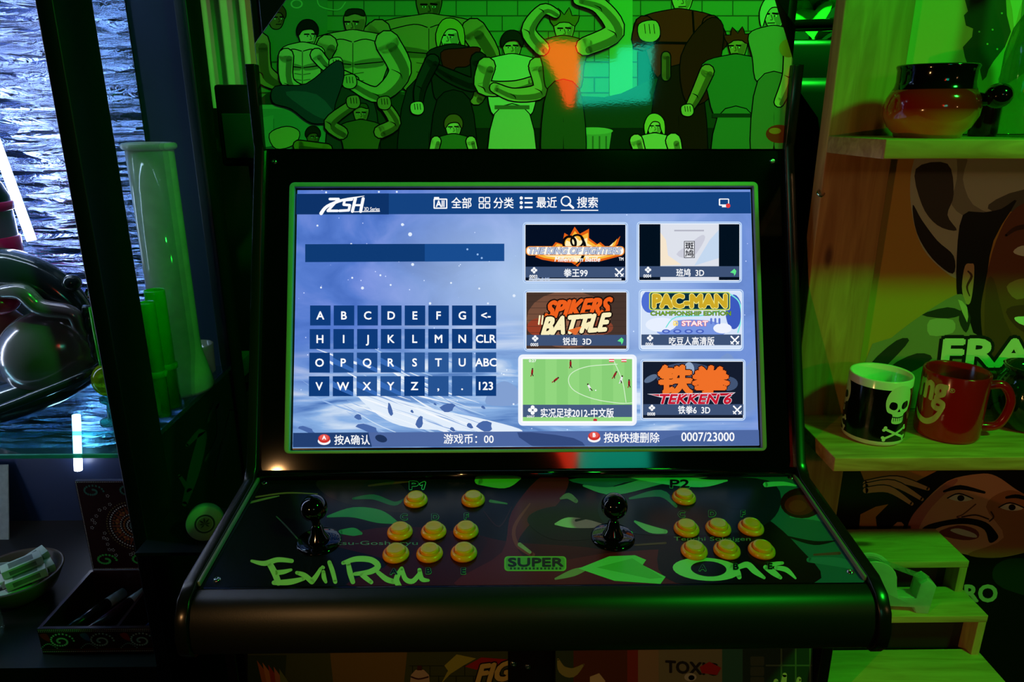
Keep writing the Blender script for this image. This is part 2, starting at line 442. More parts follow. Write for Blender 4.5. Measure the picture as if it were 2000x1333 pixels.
# bezel: a black acrylic frame
def ring(name, outer, inner, w0, w1, mat, parent, bevel=0, **k):
    n = len(outer); v = [SP(*p, w1) for p in outer]+[SP(*p, w1) for p in inner]+[SP(*p, w0) for p in outer]+[SP(*p, w0) for p in inner]
    f = []
    for i in range(n):
        j = (i+1) % n
        f += [(i, j, n+j, n+i), (2*n+i, 3*n+i, 3*n+j, 2*n+j), (i, 2*n+i, 2*n+j, j), (n+i, n+j, 3*n+j, 3*n+i)]
    return mesh(name, v, f, mat, parent, bevel=bevel, **k)
def rrect(u0, v0, u1, v1, r, k=5):
    pts = []
    for cx, cy, a0 in ((u1-r, v1-r, 0), (u0+r, v1-r, 90), (u0+r, v0+r, 180), (u1-r, v0+r, 270)):
        for i in range(k+1):
            a = math.radians(a0+90*i/k); pts.append((cx+r*math.cos(a), cy+r*math.sin(a)))
    return pts
fo = rrect(-0.3612, -0.2050, 0.3604, 0.2080, 0.008)
ring('bezel_plate', rrect(XI0-0.0356, -0.238, XI1-0.0356, 0.2605, 0.0005), fo, -0.008, 0.004, M_BLACKG, cab)
ring('screen_gasket', fo, rrect(-0.3535, -0.2005, 0.3535, 0.2008, 0.001), -0.004, 0.0055, M_GASKET, cab, bevel=0.0012)
prism('screen_backing', [SP(-0.36, -0.206, -0.012), SP(0.36, -0.206, -0.012), SP(0.36, 0.206, -0.012), SP(-0.36, 0.206, -0.012)], SN*0.008, M_BLACK, cab)

# --- the screen picture
m, N, L, B = nt('screen_wallpaper'); M_WALLP = m
B.inputs['Base Color'].default_value = (0, 0, 0, 1); B.inputs['Roughness'].default_value = 0.7; B.inputs['Specular IOR Level'].default_value = 0.0
tc = N.new('ShaderNodeTexCoord'); sep = N.new('ShaderNodeSeparateXYZ'); L.new(tc.outputs['Generated'], sep.inputs[0])
cmb = N.new('ShaderNodeCombineXYZ'); L.new(sep.outputs[0], cmb.inputs[0]); L.new(sep.outputs[2], cmb.inputs[1])
def noise(scale, det, sc=(1, 1, 1), rz=0, dist=0.6):
    mp = N.new('ShaderNodeMapping'); mp.inputs['Scale'].default_value = sc; mp.inputs['Rotation'].default_value = (0, 0, rz); L.new(cmb.outputs[0], mp.inputs[0])
    n_ = N.new('ShaderNodeTexNoise'); n_.inputs['Scale'].default_value = scale; n_.inputs['Detail'].default_value = det; n_.inputs['Distortion'].default_value = dist; L.new(mp.outputs[0], n_.inputs['Vector']); return n_
def ramp(src, stops):
    r = N.new('ShaderNodeValToRGB'); L.new(src, r.inputs[0])
    e = r.color_ramp.elements
    while len(e) < len(stops): e.new(0.5)
    for el, (p, c) in zip(e, stops): el.position = p; el.color = (*(lin(c) if len(c) == 3 else c[:3]), 1)
    return r
def mixc(fac, a, b, mode='MIX'):
    x = N.new('ShaderNodeMix'); x.data_type = 'RGBA'; x.blend_type = mode
    if hasattr(fac, 'links'): L.new(fac, x.inputs[0])
    else: x.inputs[0].default_value = fac
    L.new(a, x.inputs[6]); L.new(b, x.inputs[7]); return x.outputs[2]
def dist_to(px, py, sx, sy):
    mp = N.new('ShaderNodeMapping'); mp.vector_type = 'POINT'; mp.inputs['Location'].default_value = (-px*sx, -py*sy, 0); mp.inputs['Scale'].default_value = (sx, sy, 1)
    L.new(cmb.outputs[0], mp.inputs[0]); l_ = N.new('ShaderNodeVectorMath'); l_.operation = 'LENGTH'; L.new(mp.outputs[0], l_.inputs[0]); return l_.outputs['Value']
sky = ramp(noise(5, 8, (1.6, 1, 1)).outputs['Fac'], [(0.25, (52, 92, 176)), (0.5, (86, 124, 208)), (0.75, (128, 150, 228))])
glow = ramp(dist_to(0.52, 0.62, 2.3, 1.7), [(0.0, (255, 255, 255)), (0.9, (0, 0, 0))])
pale = N.new('ShaderNodeRGB'); pale.outputs[0].default_value = (*lin((190, 216, 244)), 1)
g1 = N.new('ShaderNodeMath'); g1.operation = 'MULTIPLY'; g1.inputs[1].default_value = 0.85; L.new(glow.outputs[0], g1.inputs[0])
c1 = mixc(g1.outputs[0], sky.outputs[0], pale.outputs[0])
right = ramp(sep.outputs[0], [(0.45, (0, 0, 0)), (0.75, (170, 170, 170)), (1.0, (110, 110, 110))])
pale2 = N.new('ShaderNodeRGB'); pale2.outputs[0].default_value = (*lin((166, 196, 238)), 1)
g2 = N.new('ShaderNodeMath'); g2.operation = 'MULTIPLY'; g2.inputs[1].default_value = 1.3; g2.use_clamp = True; L.new(right.outputs[0], g2.inputs[0])
c2 = mixc(g2.outputs[0], c1, pale2.outputs[0])
st = ramp(noise(3.2, 9, (1.0, 4.0, 1), math.radians(24), 1.0).outputs['Fac'], [(0.32, (60, 104, 176)), (0.5, (136, 176, 228)), (0.66, (226, 238, 250))])
low = ramp(dist_to(0.40, 0.02, 1.5, 1.9), [(0.55, (255, 255, 255)), (0.95, (0, 0, 0))])
c3 = mixc(low.outputs[0], c2, st.outputs[0])
vo = N.new('ShaderNodeTexVoronoi'); vo.inputs['Scale'].default_value = 26
mpv = N.new('ShaderNodeMapping'); mpv.inputs['Scale'].default_value = (1.78, 1, 1); L.new(cmb.outputs[0], mpv.inputs[0]); L.new(mpv.outputs[0], vo.inputs['Vector'])
stars = ramp(vo.outputs['Distance'], [(0.03, (255, 255, 255)), (0.075, (0, 0, 0))])
c4 = mixc(0.55, c3, stars.outputs[0], 'ADD')
L.new(c4, B.inputs['Emission Color']); B.inputs['Emission Strength'].default_value = 1.0

screen = mesh('screen', [SP(-0.35, -0.197, 0), SP(0.35, -0.197, 0), SP(0.35, 0.197, 0), SP(-0.35, 0.197, 0),
                         SP(-0.35, -0.197, -0.004), SP(0.35, -0.197, -0.004), SP(0.35, 0.197, -0.004), SP(-0.35, 0.197, -0.004)],
              [(0, 1, 2, 3), (7, 6, 5, 4), (0, 4, 5, 1), (1, 5, 6, 2), (2, 6, 7, 3), (3, 7, 4, 0)], M_WALLP, cab)
tag(screen, 'glowing blue game selection screen')
smap = plane_map(S0, SN)
SCLIP = [(580, 372), (1464, 371), (1482, 870), (573, 874)]
def sart(): return Art(smap, clip=SCLIP, eps=0.00005)
WH = (250, 252, 255)
# wallpaper: the pale ridge with tumbling rocks and stars
a = Art(smap, clip=SCLIP, eps=0.00002)
rr_ = random.Random(3)
for k in range(34):
    t = rr_.random(); x = 590+300*t+rr_.uniform(-30, 30); y = 655+150*rr_.random()+40*t
    ln = rr_.uniform(60, 190); sl = rr_.uniform(.28, .55)
    c = rr_.choice(((236, 244, 254), (206, 226, 248), (176, 206, 240), (150, 184, 232), (110, 148, 206), (140, 172, 226)))
    a.stroke([(x, y), (x+ln*.5, y+ln*.5*sl+6), (x+ln, y+ln*sl)], [.4, rr_.uniform(1.5, 6), .4], c, 4, caps=False)
for pts, c in (([(690, 760), (760, 776), (850, 800), (940, 818), (1014, 838), (1005, 846), (900, 842), (800, 836), (740, 812)], (226, 238, 252)), ([(1385, 740), (1420, 690), (1450, 720), (1480, 700), (1480, 790), (1440, 800)], (120, 150, 205)), ([(960, 760), (985, 745), (1010, 760), (1010, 790), (950, 790)], (130, 160, 210))): a.poly(pts, c, 4)
for k in range(26):
    x = rr_.uniform(680, 940); y = 770+(x-680)*.2+rr_.uniform(-12, 30); ln = rr_.uniform(40, 110)
    a.stroke([(x, y), (x+ln*.5, y+ln*.16), (x+ln, y+ln*.36)], [.3, rr_.uniform(1, 3), .3], rr_.choice(((246, 250, 255), (190, 212, 242), (140, 172, 222))), 4, caps=False)
for x, y, sx, sy, r in ((762, 800, 5, 13, -.4), (820, 825, 7, 12, .5), (805, 804, 3, 3, 0), (875, 797, 14, 7, .9), (850, 790, 3, 2, 0), (918, 832, 6, 5, 0), (948, 833, 15, 9, .5),
                        (944, 796, 4, 3, 0), (884, 839, 5, 4, 0), (720, 838, 22, 5, .3), (700, 815, 7, 5, .3), (600, 840, 16, 4, .2)):
    a.poly([(x+sx*math.cos(t+r)*(1+.25*math.sin(3*t)), y+sy*math.sin(t)+sx*.4*math.cos(t)) for t in [k*math.pi/5 for k in range(10)]], (72, 104, 168))
for x, y, r in ((786, 439, 3), (801, 458, 4), (620, 441, 2), (686, 477, 2), (806, 517, 3), (743, 538, 2), (688, 543, 2), (627, 562, 2), (708, 563, 3), (763, 557, 2), (881, 553, 2),
                (936, 564, 2), (840, 593, 2.5), (1004, 578, 3), (740, 375, 2), (775, 375, 2), (953, 593, 2), (637, 376, 2), (1003, 790, 2)):
    a.ell(x, y, r, r, (226, 238, 255), n=8)
tag(a.build('wallpaper_details', M_SCREENP, screen, 0.0001), kind='stuff')
# top bar
a = sart(); BAR = (20, 66, 128)
a.poly([(576, 380), (1470, 376), (1472, 418), (574, 420)], BAR); a.poly([(576, 380), (760, 379), (760, 420), (574, 420)], (13, 50, 104))
a.stroke([(628, 418), (640, 404), (670, 392), (712, 384)], [7, 6, 5, 1], WH)
[a.stroke([p, q_], 5, WH, 0) for p, q_ in (((645, 390), (662, 390)), ((662, 390), (641, 413)), ((641, 413), (660, 413)))]
[a.stroke([p, q_], 5, WH, 0) for p, q_ in (((688, 391), (674, 392)), ((674, 392), (672, 401)), ((672, 401), (684, 402)), ((684, 402), (682, 412)), ((682, 412), (664, 413)))]
a.stroke([(695, 389), (689, 414)], 6, WH); a.stroke([(710, 389), (705, 414)], 6, WH); a.stroke([(691, 402), (708, 402)], 4, WH)
a.text('3D Series', 712, 406, 742, 413, WH, 0.01); a.stroke([(690, 415), (742, 414)], 1.6, WH)
a.rect(847, 389, 874, 409, WH, 2); a.rect(849.5, 391.5, 871.5, 406.5, BAR, 1); a.rect(848, 386, 858, 391, WH, 1); a.text('All', 852, 393, 868, 405, WH, 0.03)
a.text('全部', 882, 387, 921, 408, WH, 0.012)
for i in (0, 1):
    for j in (0, 1):
        x, y = 935+i*12, 386+j*12; a.rect(x, y, x+10.5, y+10.5, WH, 2); a.rect(x+2, y+2, x+8.5, y+8.5, BAR, 1)
a.text('分类', 964, 387, 1003, 408, WH, 0.012)
for k in range(3):
    a.ell(1018, 388+k*9, 3.2, 3.2, WH, n=10); a.rect(1024.5, 386.5+k*9, 1040, 389.7+k*9, WH)
a.text('最近', 1048, 386, 1087, 407, WH, 0.012)
a.stroke([(1105+9*math.cos(t), 394+9*math.sin(t)) for t in [k*math.pi/6 for k in range(12)]], 2.4, WH, 2, True); a.stroke([(1111, 400), (1119, 407)], 4.5, WH)
a.text('搜索', 1127, 386, 1167, 407, WH, 0.012); a.rect(1095, 411, 1168, 413, WH)
a.rect(1403, 389, 1423, 403, WH, 2); a.rect(1405.5, 391, 1421, 400.5, BAR); a.rect(1409, 403, 1418, 406, WH); a.ell(1421, 403, 4.5, 4.5, (226, 60, 60), n=12)
a.build('menu_bar', M_SCREENP, screen, 0.0026)
# search field
a = sart(); a.poly([(597, 478), (985, 477), (985, 511), (597, 513)], (14, 58, 116)); a.poly([(830, 477.5), (985, 477), (985, 511), (830, 512)], (24, 76, 144))
for x, y in ((941, 505), (913, 488), (933, 498)): a.ell(x, y, 2, 2, (150, 190, 240), n=8)
a.build('search_field', M_SCREENP, screen, 0.0026)
# on-screen keyboard: every key a piece of its own
rows = [['A', 'B', 'C', 'D', 'E', 'F', 'G', '<-'], ['H', 'I', 'J', 'K', 'L', 'M', 'N', 'CLR'], ['O', 'P', 'Q', 'R', 'S', 'T', 'U', 'ABC'], ['V', 'W', 'X', 'Y', 'Z', ',', '.', '123']]
for r, row in enumerate(rows):
    for c, ch in enumerate(row):
        cx = 626.5+c*46.1 - r*0.75*(1-c/7); cy = 617+r*46 - (0.6*c/7 if r else 0); a = sart()
        sh = 0 if r < 2 or c == 0 else (c in (1, 2, 3) and r == 2)*14 + (r == 2 and c > 3)*28 + (r == 3 and c in (2, 3, 5, 6))*24
        a.rect(cx-20, cy-19.5, cx+20, cy+19.5, (13+sh, 58+sh, 122+sh))
        if r > 1 and c in (1, 2, 3): a.poly([(cx-20, cy-10), (cx+20, cy+12), (cx+20, cy+19.5), (cx-20, cy+2)], (52, 104, 182))
        a.textc(ch, cx, cy, 15 if ch != '<-' else 15, WH, 0.022)
        a.build('key_tile', M_SCREENP, screen, 0.0026)
# game thumbnails
def tile(x0, y0, x1, y1, glow_, draw, title, num, pad, flag, tx):
    a = Art(smap, clip=[(x0-9, y0-9), (x1+9, y0-9), (x1+9, y1+9), (x0-9, y1+9)], eps=0.00004)
    if glow_: a.rect(x0-9, y0-9, x1+9, y1+9, (238, 244, 255), 9); a.rect(x0-4, y0-4, x1+4, y1+4, WH, 6)
    else: a.rect(x0-5, y0-5, x1+5, y1+5, (196, 220, 252), 7); a.rect(x0-3, y0-3, x1+3, y1+3, (120, 160, 220), 5); a.rect(x0-2, y0-2, x1+2, y1+2, (232, 242, 255), 5)
    n0 = len(a.items); a.clip = [(x0, y0), (x1, y0), (x1, y1), (x0, y1)]
    draw(a, x0, y0, x1, y1)
    yb = y1-27 if not glow_ else y1-32
    ye = y1-6 if not glow_ else y1-8
    bar = (70, 92, 128)
    if not glow_: bar = (62, 82, 118)
    a.rect(x0, yb, x1, ye, bar)
    return a, yb, ye
def finish(a, x0, y0, x1, y1, yb, ye, title, num, sword, tbox, big=False):
    a.text(title, tbox[0], tbox[1], tbox[2], tbox[3], WH, 0.015)
    s = 1.5 if big else 1.0; cx, cy = x0+17*s**.3, yb+7*s
    for dx, dy in ((0, -1), (1, 0), (0, 1), (-1, 0)): a.ell(cx+dx*3.6*s, cy+dy*3.6*s, 2.7*s, 2.7*s, WH, n=8)
    a.text(num, x0+8, ye-(5 if not big else 3), x0+23, ye+1, WH, 0.02)
    if sword == 'x':
        cx, cy = x1-12, yb+11
        a.stroke([(cx-7, cy-7), (cx+7, cy+7)], [3, 2.4], WH); a.stroke([(cx+7, cy-7), (cx-7, cy+7)], [3, 2.4], WH)
        a.stroke([(cx-8, cy+3), (cx-3, cy+8)], 2, WH); a.stroke([(cx+8, cy+3), (cx+3, cy+8)], 2, WH)
    elif sword == 'f': a.poly([(x1-18, yb+12), (x1-10, yb+5), (x1-6, yb+9), (x1-7, yb+14), (x1-10, yb+19), (x1-11, yb+14)], (96, 232, 140))
def d_kof(a, x0, y0, x1, y1):
    a.rect(x0, y0, x1, y1, (3, 14, 34))
    fl = [(1045, 503), (1062, 487), (1072, 490), (1085, 474), (1098, 478), (1102, 456), (1112, 462), (1122, 444), (1132, 458), (1150, 448), (1150, 466), (1166, 478), (1172, 474), (1186, 486), (1200, 476), (1211, 462), (1206, 478),
          (1190, 494), (1215, 500), (1170, 512), (1135, 512), (1128, 522), (1116, 514), (1080, 512), (1058, 508)]
    a.poly(fl, (226, 96, 20)); a.poly([(1000+(x-1000)*.93+9, 490+(y-490)*.82) for x, y in fl], (250, 186, 60)); a.poly([(1000+(x-1000)*.85+19, 492+(y-492)*.6) for x, y in fl], (255, 240, 190))
    a.stroke([(1112+12*math.cos(t), 476+13*math.sin(t)) for t in [k*math.pi/6 for k in range(12)]], 5, DK, 2, True)
    a.stroke([(1134, 462), (1142, 482), (1136, 506), (1122, 520)], [4, 6, 5, 1], DK); a.stroke([(1127+12*math.cos(t), 472+12*math.sin(t)) for t in [k*math.pi/6 for k in range(12)]], 4, DK, 2, True)
    a.rect(1027, 482, 1219, 500, (244, 150, 60), 7); a.rect(1029, 483.5, 1217, 498.5, (255, 250, 240), 6)
    a.text('THE KING OF FIGHTERS', 1031, 484.5, 1210, 497.5, (190, 200, 224), 0.035, skew=0.25, outline=(60, 70, 100), ow=0.03)
    a.text('Millennium Battle', 1083, 503, 1171, 512, WH, 0.02, skew=0.2); a.text('TM', 1208, 504, 1217, 510, WH, 0.02)
    a.text('SNK', 1034, 540, 1078, 552, (120, 140, 180), 0.03); a.rect(1033, y1-4, x1-8, y1-1, (210, 220, 235))
def d_ika(a, x0, y0, x1, y1):
    a.rect(x0, y0, x1, y1, (2, 16, 30)); a.rect(1289, y0, 1403, y1, (222, 226, 236))
    a.poly([(1289, 455), (1300, 470), (1304, 500), (1330, 518), (1289, 520)], (246, 230, 206)); a.poly([(1355, 520), (1385, 470), (1403, 450), (1403, 505)], (196, 216, 240))
    a.poly([(1320, 498), (1345, 478), (1370, 460), (1375, 470), (1350, 505)], (204, 206, 220), 3); a.rect(1316, 450, 1374, 453, (180, 182, 196))
    a.rect(1335, 472, 1356, 505, (40, 44, 54)); a.rect(1336.2, 473.2, 1354.8, 503.8, (224, 226, 232)); a.text('斑', 1337.5, 474.5, 1353.5, 488, (28, 30, 40), 0.02); a.text('鸠', 1337.5, 489.5, 1353.5, 502.5, (28, 30, 40), 0.02)
def d_spk(a, x0, y0, x1, y1):
    a.rect(x0, y0, x1, y1, (70, 52, 44)); a.ell(1110, 625, 82, 56, (116, 78, 60)); a.ell(1115, 630, 58, 40, (150, 100, 76)); a.ell(1055, 640, 26, 18, (150, 62, 40)); a.ell(1175, 640, 22, 14, (136, 66, 46))
    for k in range(9): a.rect(x0, y0+6+k*12, x1, y0+6.8+k*12, (60, 44, 38))
    a.text('SPIKERS', 1064, 590, 1186, 622, (238, 96, 30), 0.05, skew=0.32, rise=0.06, outline=(24, 14, 12), ow=0.06)
    a.text('BATTLE', 1058, 622, 1182, 655, (250, 238, 190), 0.05, skew=0.3, rise=0.07, outline=(24, 14, 12), ow=0.06)
    for k in range(2): a.stroke([(1052+k*6, 634), (1054+k*6, 618)], 3, (250, 238, 190))
    a.poly([(1108, 646), (1124, 656), (1136, 638)], (226, 110, 50)); a.poly([(1134, 636), (1146, 646), (1154, 628)], (250, 238, 190))
def d_pac(a, x0, y0, x1, y1):
    a.rect(x0, y0, x1, y1, (214, 228, 250)); a.ell(1268, 590, 16, 22, (78, 110, 210)); a.ell(1432, 610, 16, 34, (60, 90, 190)); a.ell(1350, 645, 70, 20, (120, 150, 226)); a.ell(1290, 635, 30, 14, (232, 240, 255)); a.ell(1410, 642, 18, 10, (240, 244, 255))
    for k in range(4): a.ell(1300+k*22, 648, 8, 4, (70, 96, 190)); a.ell(1300+k*22, 648, 4.5, 2, (150, 172, 236))
    a.stroke([(1424, 575), (1442, 590), (1447, 620), (1440, 650)], 2.5, (120, 232, 226)); a.stroke([(1300, 640), (1320, 620), (1380, 616), (1420, 600)], 2, (110, 226, 216))
    for k in range(3): a.rect(1386+k*8, 622, 1390+k*8, 634, (96, 120, 206), 2)
    a.rect(1267, 571, 1425, 607, (206, 220, 96), 5); a.rect(1269, 573, 1423, 605, (28, 84, 80), 4); a.rect(1271, 575, 1421, 603, (10, 44, 60), 3)
    a.text('PAC-MAN', 1275, 577, 1417, 601, (206, 170, 40), 0.07, outline=(250, 246, 150), ow=0.03)
    a.text('CHAMPIONSHIP EDITION', 1270, 609, 1426, 617, (120, 168, 40), 0.03, outline=(24, 60, 50), ow=0.04)
    a.text('GO', 1314, 628, 1323, 637, (255, 226, 120), 0.05); a.text('START', 1331, 628, 1381, 637, (252, 236, 240), 0.05, outline=(220, 70, 90), ow=0.06)
def d_soc(a, x0, y0, x1, y1):
    a.rect(x0, y0, x1, y1, (136, 206, 118))
    for k in range(5): a.rect(x0+k*44, y0, x0+k*44+22, y1, (146, 214, 126))
    a.stroke([(1205, 712), (1150, 716), (1118, 728), (1110, 745), (1122, 764), (1160, 780), (1210, 788), (1236, 787)], 1.5, (214, 240, 206)); a.stroke([(1198, 705), (1215, 745), (1222, 786)], 1.5, (214, 240, 206))
    for x, y, c, l in ((1039, 730, (150, 30, 36), .1), (1083, 744, (150, 30, 36), .9), (1114, 714, (150, 30, 36), 0), (1152, 759, (240, 240, 240), -.5), (1199, 735, (150, 36, 40), .5), (1212, 744, (236, 236, 240), .3), (1228, 752, (150, 30, 36), 0)):
        dx, dy = math.sin(l)*6, -math.cos(l)*6
        a.stroke([(x, y), (x+dx, y+dy)], 4, c, 0); a.ell(x+dx*1.5, y+dy*1.5, 1.7, 1.7, (60, 40, 34), n=8)
        a.stroke([(x, y), (x-dx*.6-2, y-dy*.9)], 1.8, (226, 226, 230) if c[0] > 200 else c, 0); a.stroke([(x, y), (x-dx*.6+2.5, y-dy*.8)], 1.8, (50, 30, 30), 0)
    a.ell(1163, 763, 1.3, 1.3, WH, n=8); a.text('0:27', 1033, 703, 1047, 708, WH, 0.02)
    for x in (1194, 1218): a.rect(x-5, 702, x+5, 708, (220, 60, 60)); a.rect(x-5, 704, x+5, 706, WH)
    a.rect(x0, y1-9, x1, y1, (150, 216, 130)); a.ell(1162, 821, 4, 3, (190, 50, 50), n=10)
def d_tek(a, x0, y0, x1, y1):
    a.rect(x0, y0, x1, y1, (20, 28, 46)); a.ell(1340, 735, 60, 26, (60, 76, 108)); a.ell(1270, 740, 14, 6, (90, 110, 140), -.5); a.ell(1420, 750, 20, 14, (66, 84, 116)); a.ell(1345, 722, 10, 14, (150, 170, 200))
    a.text('铁', 1286, 716, 1350, 770, (240, 120, 44), 0.055, outline=(40, 8, 10), ow=0.03); a.text('拳', 1352, 717, 1422, 769, (240, 112, 40), 0.055, outline=(40, 8, 10), ow=0.03)
    a.poly([(1263, 770), (1435, 767), (1425, 774), (1290, 777)], (226, 226, 236)); a.poly([(1268, 771), (1432, 768), (1422, 773), (1292, 776)], (190, 26, 46))
    a.text('TEKKEN 6', 1283, 771, 1424, 789, (200, 24, 48), 0.04, skew=0.3, outline=(236, 226, 236), ow=0.035)
TILES = [((1026, 440, 1221, 549), 0, d_kof, '拳王99', '0003', 'x', (1101, 526, 1147, 542)), ((1248, 439, 1443, 548), 0, d_ika, '班鸠  3D', '0004', 'f', (1320, 526, 1374, 541)),
         ((1028, 572, 1223, 682), 0, d_spk, '锐击  3D', '0005', 'f', (1099, 660, 1154, 675)), ((1252, 571, 1446, 681), 0, d_pac, '吃豆人高清版', '0006', 'x', (1306, 659, 1394, 675)),
         ((1021, 702, 1234, 823), 1, d_soc, '实况足球2012-中文版', '0007', '', (1056, 798, 1198, 816)), ((1255, 707, 1450, 817), 0, d_tek, '铁拳6  3D', '0008', 'x', (1323, 793, 1385, 809))]
for bx_, gl_, dr, ti, nu, sw, tb in TILES:
    a, yb, ye = tile(*bx_, gl_, dr, ti, nu, 0, 0, 0); finish(a, *bx_, yb, ye, ti, nu, sw, tb, bool(gl_)); a.build('game_tile', M_SCREENP, screen, 0.0026)
# bottom bar
a = sart(); a.poly([(560, 846), (1490, 840), (1490, 880), (560, 884)], (78, 104, 162)); a.poly([(560, 846), (720, 845), (730, 884), (560, 884)], (34, 62, 112)); a.poly([(1010, 845), (1120, 856), (1140, 880), (1060, 880)], (52, 74, 126), 3)
a.poly([(1290, 860), (1340, 850), (1400, 870), (1380, 884), (1290, 884)], (70, 96, 152), 3); a.ell(745, 857, 12, 7, (30, 50, 90), .3)
for x, y, t in ((634, 858, 'A'), (1160, 853, 'B')):
    a.ell(x, y+4, 12.5, 7.5, (246, 246, 250)); a.ell(x, y-1, 11.5, 8.5, (206, 50, 46)); a.ell(x, y-3, 9, 6, (232, 92, 84)); a.textc(t, x, y-3, 7, WH, 0.05)
a.text('按A确认', 654, 850, 723, 869, WH, 0.012); a.text('游戏币：00', 867, 848, 964, 867, WH, 0.012)
a.text('按B快捷删除', 1179, 845, 1287, 865, WH, 0.012); a.text('0007/23000', 1330, 845, 1433, 862, WH, 0.012)
a.build('status_bar', M_SCREENP, screen, 0.0026)

# --- marquee
MQP = V3((0, 1.1455, 1.449)); MQN = V3((0, -math.cos(math.radians(3.5)), math.sin(math.radians(3.5))))
def mq(x, y): return atP(x, y, MQP, MQN)
MCL = [(519, 292), (1531, 292), (1555, 52), (1512, -8), (1497, -60), (606, -60), (557, 0), (497, 85)]
marq = prism('marquee_panel', [mq(*p) for p in MCL], -MQN*0.012, M_BLACKG, cab, bevel=0.001)
box('marquee_box', XI0+.0005, XI1-.0005, 1.176, 1.45, 1.46, 1.70, M_BLACK, cab, bevel=0.002)
a = Art(plane_map(MQP, MQN), clip=[(520.5, 291), (1529.5, 291), (1553, 53), (1510, -8), (1495, -59), (608, -59), (559, 1), (499, 86)], eps=0.00006)
M1 = a
a.rect(480, -80, 1570, 300, (120, 150, 112))
for j in range(12):
    y = -60+j*30; a.rect(480, y, 1570, y+2, (66, 86, 66))
    for i in range(20):
        x = 470+i*60+(j % 2)*30; a.rect(x, y, x+2, y+30, (66, 86, 66))
a.rect(480, -80, 640, 120, (96, 140, 100)); a.rect(1190, -80, 1235, 300, (150, 190, 140)); a.rect(1500, -80, 1570, 60, (150, 170, 130)); a.rect(1245, 100, 1300, 300, (30, 40, 34)); a.poly([(500, 200), (640, 150), (820, 190), (1000, 170), (1180, 190), (1300, 150), (1480, 170), (1570, 200), (1570, 310), (500, 310)], (48, 62, 48), 4); a.rect(640, 250, 1560, 300, (30, 36, 30))
a.ell(580, 8, 12, 9, (170, 200, 160)); a.ell(580, 8, 9, 6.5, (96, 140, 100)); a.stroke([(620, -10), (625, 12), (660, 20), (675, 5)], 2, (170, 200, 160))
# crate and bin
a.rect(505, 205, 640, 292, (120, 160, 158)); a.rect(505, 205, 645, 213, (150, 186, 180)); a.rect(520, 232, 536, 292, (70, 104, 104)); a.poly([(505, 232), (535, 225), (535, 285), (505, 290)], (136, 172, 170))
a.poly([(1120, 258), (1194, 258), (1188, 300), (1126, 300)], (150, 170, 150)); a.ell(1157, 256, 40, 7, (176, 196, 176))
for k in range(5): a.rect(1130+k*13, 266, 1133+k*13, 300, (96, 112, 98))
SK1, SK2, SK3, SK4 = (232, 190, 150), (206, 150, 108), (246, 214, 180), (150, 100, 70)
def dk(c, k=0.62): return tuple(int(x*k) for x in c)
def shp(pts, c, sm=4, o=4):
    cx = sum(p[0] for p in pts)/len(pts); cy = sum(p[1] for p in pts)/len(pts)
    M1.stroke(list(pts)+[pts[0]] if not sm else pts, o, DK, sm, closed=bool(sm)); M1.poly(pts, c, sm)
def limb(pts, ws, c, o=5):
    M1.stroke(pts, [w_+o for w_ in ws], DK, 5); M1.stroke(pts, ws, c, 5)
    M1.stroke([(x+w_*.22, y+w_*.2) for (x, y), w_ in zip(pts, ws)], [w_*.42 for w_ in ws], dk(c, .6), 5)
    for (x, y), w_ in list(zip(pts, ws))[1:-1]: M1.stroke([(x-w_*.4, y-w_*.1), (x, y+w_*.1), (x+w_*.1, y+w_*.35)], [.5, 2, .5], DK)
def fist(x, y, s, c):
    shp([(x-s, y-s*.7), (x+s*.6, y-s), (x+s, y+s*.3), (x+s*.3, y+s), (x-s*.9, y+s*.7)], c)
    for k in range(3): M1.stroke([(x-s*.5+k*s*.45, y-s*.7), (x-s*.4+k*s*.45, y+s*.2)], 1.3, DK)
